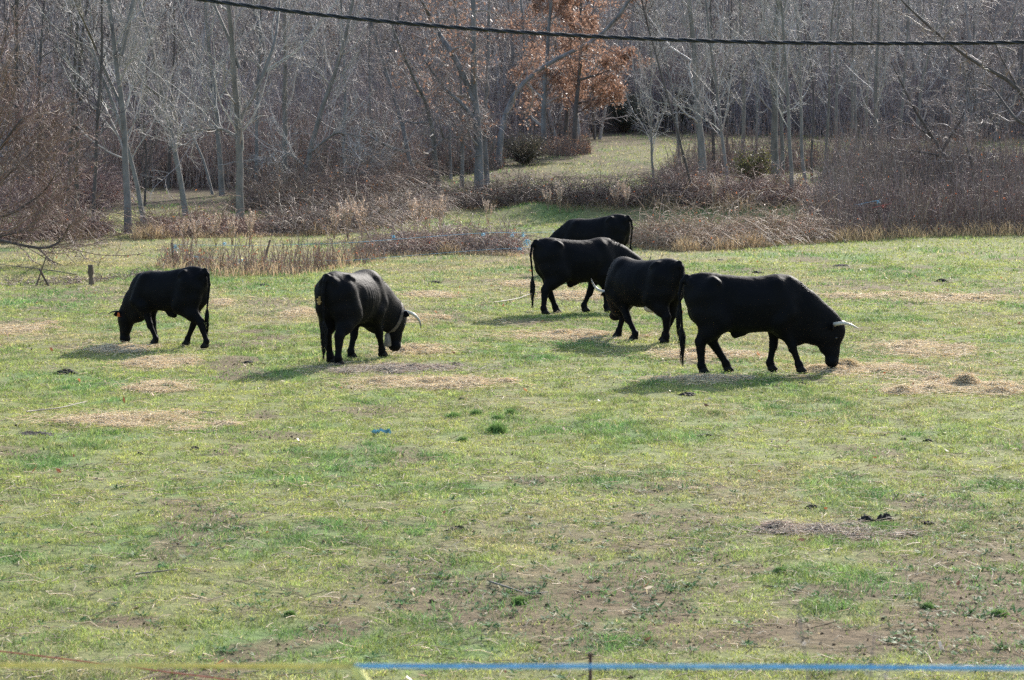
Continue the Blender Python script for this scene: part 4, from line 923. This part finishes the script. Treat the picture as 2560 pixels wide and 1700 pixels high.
thicket('bramble_thicket', 'low brown scrub around the feet of the left trees', ([(330, 600), (430, 596), (540, 594), (660, 592)], 3.), .95, 2200, (.28, .18, .13), leafn=700, leafcol=(.4, .17, .06), dry=1400)
thicket('bramble_thicket', 'reddish scrub under the shrub at the left edge', ([(-40, 612), (60, 606), (150, 600), (240, 596)], 3.), 1.2, 1900, (.26, .165, .125), leafn=700, leafcol=(.36, .12, .05), dry=900)
thicket('bramble_thicket', 'scrub at the feet of the right grove', ([(1640, 520), (1760, 520), (1900, 520), (2060, 512)], 4.), 1.3, 3000, (.25, .165, .125), leafn=1100, leafcol=(.36, .14, .05), dry=900)
thicket('bramble_thicket', 'tall purple brown thicket behind the crooked tree on the right', ([(2080, 500), (2250, 490), (2420, 490), (2640, 490), (2900, 490)], 7.), 2.3, 5800, (.22, .17, .145), 'up', leafn=700, leafcol=(.4, .13, .05))
thicket('undergrowth', 'twiggy undergrowth among the stems of the right grove', ([(1660, 455), (1850, 440), (2050, 430), (2300, 430), (2640, 430)], 6.), 2.2, 3000, (.25, .175, .14), 'up', leafn=1200, leafcol=(.38, .17, .07), r=.006)
thicket('undergrowth', 'dense brown undergrowth behind the left trees, farther back', ([(-40, 480), (200, 478), (420, 470), (640, 470), (860, 465), (1060, 460)], 9.), 3.4, 6500, (.27, .21, .18), 'up', leafn=2600, leafcol=(.30, .15, .08), r=.008)
thicket('undergrowth', 'brown undergrowth between the oak trunks', ([(1030, 440), (1150, 440), (1260, 425)], 8.), 1.6, 2600, (.19, .15, .125), 'up', leafn=1500, leafcol=(.34, .13, .06), r=.008)
thicket('undergrowth', 'leafy brown undergrowth at the feet of the three dark oaks', ([(1255, 400), (1350, 392), (1430, 392), (1480, 386)], 5.), 1.1, 1500, (.2, .14, .11), 'up', leafn=2400, leafcol=(.36, .2, .12), r=.007)
thicket('undergrowth', 'grey undergrowth at the far side of the meadow', ([(1470, 330), (1700, 328), (1950, 340), (2250, 350), (2640, 350)], 10.), 4.5, 6500, (.27, .22, .205), 'up', leafn=500, r=.010)
thicket('undergrowth', 'hazy undergrowth in front of the hillside wood on the left', ([(-60, 400), (300, 395), (700, 390), (1100, 385), (1480, 345)], 12.), 4.5, 8000, (.27, .22, .205), 'up', leafn=900, r=.010)
# evergreen shrub among the oaks, dark shrub far right of the meadow
def shrub(label, px, py, w_, h_, col, n=5000):
    b = hit(px, py, 60); rx = w_ / 2 / F * b[1]; hz = h_ / F * b[1]
    root = empty('evergreen_shrub', b, label, 'shrub', 'evergreen shrubs under the trees'); A = Acc()
    P = np.zeros((160, 6, 3)); a = rng.uniform(0, 6.28, 160); d = norm(np.stack([np.cos(a) * .8, np.sin(a) * .8, rng.uniform(.4, 1.6, 160)], -1))
    for k in range(1, 6): d = norm(d + rng.normal(0, .15, (160, 3))); P[:, k] = P[:, k - 1] + d * np.array([rx, rx, hz]) / 4.6
    A.tubes(P, np.linspace(.02, .006, 6)[None].repeat(160, 0), 3, tcol((.1, .08, .06), 160)); A.build('stems', M['twig'], root)
    Lf = Acc(); leaves(Lf, P, n, .07, np.array([col]), .12, .35); Lf.build('leaves', M['leaf'], root, smooth=False)
shrub('dark green shrub between the thick oak and the brown-leaved oaks', 1310, 412, 150, 75, (.11, .10, .065), 2400)
shrub('small olive green shrub at the foot of the right grove', 1880, 470, 120, 95, (.13, .13, .04), 2600)
shrub('dark shrub at the far end of the meadow, before the right grove', 1560, 330, 130, 100, (.07, .08, .055), 6000)
shrub('dark shrub at the back of the meadow behind the left end of the right grove', 1700, 325, 130, 100, (.07, .08, .055), 6000)

# tall dry seed-head weeds
def weed_mesh(seed):
    g = np.random.default_rng(seed); A = Acc(); n = 9; K = 6; P = np.zeros((n, K, 3)); a = g.uniform(0, 6.28, n); d = norm(np.stack([np.cos(a) * .16, np.sin(a) * .16, np.ones(n)], -1)); L = g.uniform(.6, 1., n)
    for k in range(1, K): d = norm(d + g.normal(0, .07, (n, 3))); P[:, k] = P[:, k - 1] + d * (L / 5)[:, None]
    A.tubes(P, np.linspace(.006, .003, K)[None].repeat(n, 0), 3, np.tile((.46, .35, .25), (n, 1)))
    b, br, _ = spawn(P, np.full((n, K), .006), 16, .5, 1, 28, 10, .16, 3, .1, .1, .8, .0035); B = Acc(); B.tubes(b, br * 1.6, 3, tcol((.62, .50, .40), len(b)))
    leaves(B, b, 300, .04, np.array([(.62, .50, .40)]), .012, 0); return A, B
W_ = []
for s in (1, 2, 3):
    a_, b_ = weed_mesh(s); r_ = empty('seed_weed', (0, 0, 0), 'x', 'weed', 'tall dry seed-head weeds at the meadow edge'); a_.build('stems', M['straw'], r_); b_.build('seed_heads', M['straw'], r_, smooth=False); W_.append(r_)
WD = [(1040, 590, 1.9, 'feathery tall weed, left one of the pale pair in the centre'), (1100, 588, 1.7, 'feathery tall weed, right one of the pale pair in the centre'), (1066, 580, 1.4, 'leafier pale weed between the feathery pair'),
 (870, 590, 1.7, 'branching pale weed above the belled cow'), (905, 586, 1.5, 'pale weed just right of the branching one above the belled cow'), (835, 588, 1.3, 'short pale weed just left of the branching one'),
 (1370, 525, 1.1, 'pale forked weed on the dark bank, left of the far cow'), (1400, 530, 1.3, 'upright yellowish weed on the bank above the far cow left end'), (1540, 522, 1.3, 'pale curling weed on the bank above the far cow'),
 (1565, 522, 1.1, 'pale weed right beside the curling one on the bank'), (1785, 520, 1.4, 'pale bushy weed at the left foot of the right grove'), (540, 606, 1.3, 'pinkish feathery weed left of the straightest thick trunk'),
 (580, 604, 1.2, 'pinkish feathery weed under the straightest thick trunk'), (625, 606, 1.3, 'pale feathery weed right of the straightest thick trunk'), (460, 606, 1.1, 'reddish weed below the leaning pale tree'),
 (490, 606, 1.2, 'reddish weed right of the one below the leaning tree'), (960, 560, 1.2, 'dim feathery weed left of the pale pair'), (1220, 560, 1.1, 'dim feathery weed right of the pale pair')]
for k, (px, py, s_, lab) in enumerate(WD):
    src = W_[k % 3]
    if k < 3: o = src
    else:
        o = src.copy(); sc.collection.objects.link(o)
        for ch in [c for c in W_[k % 3].children]:
            c2 = ch.copy(); sc.collection.objects.link(c2); c2.parent = o
    b = hit(px, py + (14 if py > 570 else 4), 40); o.location = b; o.scale = (s_ * .8,) * 3; o.rotation_euler = (0, 0, rng.uniform(0, 6)); o['label'] = lab

# ------------------------------------------------------------------ fence posts, ropes
def post(name, label, px, py0, py1, wpx, mat_, lean=0., cat='post'):
    b = hit(px, py1, 20); t = at(px + lean, py0, b[1]); A = Acc(); K = 7
    P = np.stack([b + (t - b) * u + np.array([.004, 0, 0]) * math.sin(u * 9) for u in np.linspace(-.12, 1, K)]); r = wpx / 2 / F * b[1]
    A.tubes((P - b)[None], (r * (1 + .12 * rng.normal(0, 1, K)))[None], 8)
    return tag(A.build(name, mat_, put=b), label, cat), t
post('fence_post', 'short thick wooden post in the old fence line on the left', 229, 662, 714, 13, M['wood'], -3)
post('fence_post', 'slim wooden post leaning right in the dry weeds', 655, 600, 672, 6, M['wood'], 20)
post('fence_post', 'thin upright stake with a blue rope loop on the left', 436, 607, 668, 5, M['wood'], -7)
post('fence_post', 'thin bent stake left of the short thick post, leaning right', 122, 672, 716, 6, M['wood'], -24)
post('fence_post', 'thin crossed stick left of the short thick post, leaning left', 90, 640, 716, 4, M['wood'], 26)
def ropeline(name, label, pts, wpx, m, cat='rope', knots=(), group=None, col=None, tails=True):
    A = Acc(); Q = np.array([at(*p) for p in pts]); P = bend_path(Q, 30); loc = P[0].copy(); r = np.array([wpx / 2 / F * p[1] for p in P])
    root = empty(name, loc, label, cat, group); A.tubes((P - loc)[None], r[None], 4); A.build('cord', m, root)
    for kx, ky, kY, s_ in knots:
        c = at(kx, ky, kY) - loc; n = 14; B = Acc(); u = s_ / F * kY
        PP = np.zeros((n, 5, 3)); PP[:] = c; d = rng.normal(0, 1, (n, 3)); d[:, 2] = -np.abs(d[:, 2]) * 1.2; d = norm(d)
        for k in range(1, 5): d = norm(d + rng.normal(0, .35, (n, 3)) + np.array([0, 0, -.2])); PP[:, k] = PP[:, k - 1] + d * u / 4
        B.tubes(PP, np.full((n, 5), max(.004, wpx * .4 / F * kY)), 3, tcol((1.2, 1.2, 1.2), n)); B.build('knot', m, root)
ropeline('fence_rope', 'thin blue electric rope with frayed knots, upper strand across the gap', [(430, 612, 66), (660, 614, 66), (860, 608, 66), (1200, 582, 66), (1390, 580, 66)], 0.85, M['pale_blue'], knots=[(440, 612, 66, 22), (560, 606, 66, 8), (1208, 583, 66, 8), (1280, 585, 66, 9), (1308, 583, 66, 10), (1390, 578, 66, 16), (985, 588, 66, 8)])
ropeline('fence_rope', 'thin blue electric rope, lower strand with a hanging yellow-blue knot', [(470, 640, 65), (600, 650, 65), (860, 652, 65), (1200, 625, 65), (1330, 618, 65)], 0.6, M['pale_blue'], knots=[(600, 648, 65, 10), (1316, 598, 65, 18), (1300, 620, 65, 8), (490, 640, 65, 12)])
ropeline('fence_rope', 'pale blue cord scraps tied in the right thicket', [(2140, 512, 80), (2200, 500, 80)], 1.0, M['pale_blue'], knots=[(2150, 509, 80, 8), (2195, 502, 80, 8)])
ropeline('fence_rope', 'red orange cord with a rag in the right thicket', [(2180, 520, 79.), (2230, 508, 79.)], 1.0, M['red'], knots=[(2210, 512, 79., 9)])
# overhead cable: three insulated conductors twisted together
def cable():
    pts = [(-900, -330), (100, -52), (505, -2), (900, 38), (1300, 74), (1700, 97), (2100, 108), (2560, 109), (3000, 100), (3900, 50)]
    Q = np.array([at(x_, y_, 25.) for x_, y_ in pts]); xs = np.linspace(Q[0, 0], Q[-1, 0], 900); co = np.polyfit(Q[:, 0], Q[:, 2], 3); zs = np.polyval(co, xs)
    C = np.stack([xs, np.full(900, 25.), zs], -1); loc = C[0].copy(); root = empty('overhead_cable', loc, 'black twisted power cable sagging across the top of the picture', 'cable')
    for k in range(3):
        ph = xs / .46 * 2 * np.pi + k * 2.094; P = C + np.stack([np.zeros(900), np.cos(ph) * .0107, np.sin(ph) * .0107], -1)
        A = Acc(); A.tubes((P - loc)[None], np.full((1, 900), .0095), 7); A.build('conductor', M['cable'], root)
cable()
# electric tape and ropes of the near fence
def tape(name, label, pts, h, m, cat='fence tape', th=.0012, tw=.25):
    Q = np.array([at(*p) for p in pts]); P = bend_path(Q, 60); loc = P[0].copy(); A = Acc(); a = np.sin(np.linspace(0, 14, 60)) * tw
    up = np.stack([np.zeros(60), np.sin(a), np.cos(a)], -1) * h / 2; nn = np.stack([np.zeros(60), np.cos(a), -np.sin(a)], -1) * th
    V = np.stack([P - up - nn, P + up - nn, P + up + nn, P - up + nn], 1) - loc; i = np.arange(59)[:, None] * 4; j = np.arange(4)[None]
    A.add(V.reshape(-1, 3), np.stack([i + j, i + 4 + j, i + 4 + (j + 1) % 4, i + (j + 1) % 4], -1).reshape(-1, 4)); return tag(A.build(name, m, put=loc, smooth=False), label, cat)
tape('fence_tape', 'yellowish electric fence tape in the near left foreground', [(-500, 1660, 6.), (0, 1663, 6.), (450, 1664, 6.), (888, 1666, 6.)], .0105, M['yellow'])
tape('fence_tape', 'blue electric fence tape across the near foreground', [(886, 1665, 6.), (1500, 1666, 6.), (2100, 1667, 6.), (2560, 1671, 6.), (3100, 1676, 6.)], .0095, M['blue'])
def knot():
    b = at(888, 1668, 6.); A = Acc(); n = 16; P = np.zeros((n, 6, 3)); a = np.linspace(0, 6.28, n)
    P[:, 0] = np.stack([np.cos(a) * .008, np.sin(a) * .006, np.full(n, .002)], -1)
    for k in range(1, 6): P[:, k] = P[:, k - 1] * np.array([1.12, 1.12, 1]) + np.array([.0035, 0, -.0075])
    A.tubes(P, np.full((n, 6), .0026), 4, (1.4, 1.5, 1.7)); tag(A.build('tape_knot', M['yellow'], put=b), 'pale yellow frayed knot joining the yellow and blue tapes', 'knot')
knot()
ropeline('red_rope', 'thin red rope slanting down in the lower left corner', [(-120, 1612, 12.5), (0, 1628, 12.4), (200, 1652, 12.2), (420, 1680, 12.), (720, 1718, 11.8)], 3.4, M['red'])
bq = at(1476, 1632, 9.6); zb = float(terr(bq[0], 9.6)); A = Acc(); L_ = bq[2] - zb
A.tubes(np.array([[[0, 0, -.1], [0, 0, L_ * .5], [0, 0, L_]]]), np.full((1, 3), .0062), 8); A.tubes(np.array([[[-.012, 0, L_ - .01], [.012, 0, L_ - .008]]]), np.full((1, 2), .004), 6)
tag(A.build('iron_stake', M['rust'], put=(bq[0], 9.6, zb)), 'thin rusty iron stake crossing the blue tape in the foreground', 'stake')
# blurred dry weed close to the camera
bq = at(2130, 1700, 7.); zb = float(terr(bq[0], 7.)); loc = np.array([bq[0], 7., zb]); H_ = at(2150, 1480, 7.)[2] - zb
P = np.zeros((5, 10, 3)); P[:, 0] = rng.normal(0, .01, (5, 3)) * [1, 1, 0]; d = norm(np.stack([rng.normal(0, .05, 5), rng.normal(0, .05, 5), np.ones(5)], -1))
for k in range(1, 10): d = norm(d + rng.normal(0, .04, (5, 3))); P[:, k] = P[:, k - 1] + d * H_ * np.array([1., .9, .85, .8, .75])[:, None] / 9
A = Acc(); A.tubes(P, np.full((5, 10), .0016), 4, tcol((.28, .25, .25), 5)); b, br, L = spawn(P, np.full((5, 10), .002), 9, .55, .98, 45, 12, .10, 4, .15, .1, .7, .0009); A.tubes(b, br, 3, tcol((.3, .26, .26), len(b)))
rt = empty('dry_weed', loc, 'blurred dry grey weed close to the camera before the blue tape at lower right', 'weed'); A.build('stems', M['straw'], rt)
B = Acc(); leaves(B, b[:, :, :], 60, .012, np.array([(.5, .46, .46)]), .006, .4); B.build('seed_heads', M['straw'], rt, smooth=False)
# sticks lying in the grass, blue plastic scrap
def stick(label, pts, r, m=None, name='fallen_stick', br=0):
    Q = np.array([hit(*p) + np.array([0, 0, .03 + (p[2] if False else 0)]) for p in pts]); P = bend_path(Q, 10); loc = P[0].copy(); A = Acc(); rr = np.linspace(r, r * .5, 10)[None]
    A.tubes((P - loc)[None], rr, 6, tcol((.15, .12, .10), 1))
    if br: b, b2, _ = spawn((P - loc)[None], rr, br, .2, .95, 40, 10, .25, 4, .15, .05, .7, r * .3); A.tubes(b, b2, 3, tcol((.15, .12, .10), len(b)))
    tag(A.build(name, M['twig'], put=loc), label, 'stick', 'sticks lying on the pasture')
stick('long thin dark stick lying in the grass at the left', [(66, 1036), (150, 1030), (218, 1009)], .008)
stick('grey stick lying on the left foreground grass', [(339, 1446), (390, 1442), (444, 1437)], .009)
stick('small grey branch lying on the trampled ground in the centre', [(1225, 1470), (1270, 1478), (1320, 1500), (1370, 1490)], .008, br=5)
stick('twiggy dead branch in the grass left of the middle cow', [(1235, 760), (1290, 752), (1330, 738)], .012, br=10)
stick('dead branch lying by the short thick post on the left', [(190, 690), (120, 678), (60, 672), (0, 664)], .014, br=8)
stick('fallen pale branch on the dark bank between the oaks and the meadow', [(1110, 497), (1160, 491), (1240, 488)], .03)
A = Acc(); c = hit(946, 1090); n = 8; Cc = c + rng.normal(0, 1, (n, 3)) * [.025, .04, .006] + [0, 0, .035]
for (dx) in (0, .12): A.cards(Cc - c + [dx, 0, 0], rng.normal(0, .02, (n, 3)), rng.normal(0, .02, (n, 3)), tcol((.9, .8, .75), n))
tag(A.build('plastic_scrap', M['pale_blue'], put=c, smooth=False), 'crumpled pale blue plastic scrap on the grass left of centre', 'scrap')
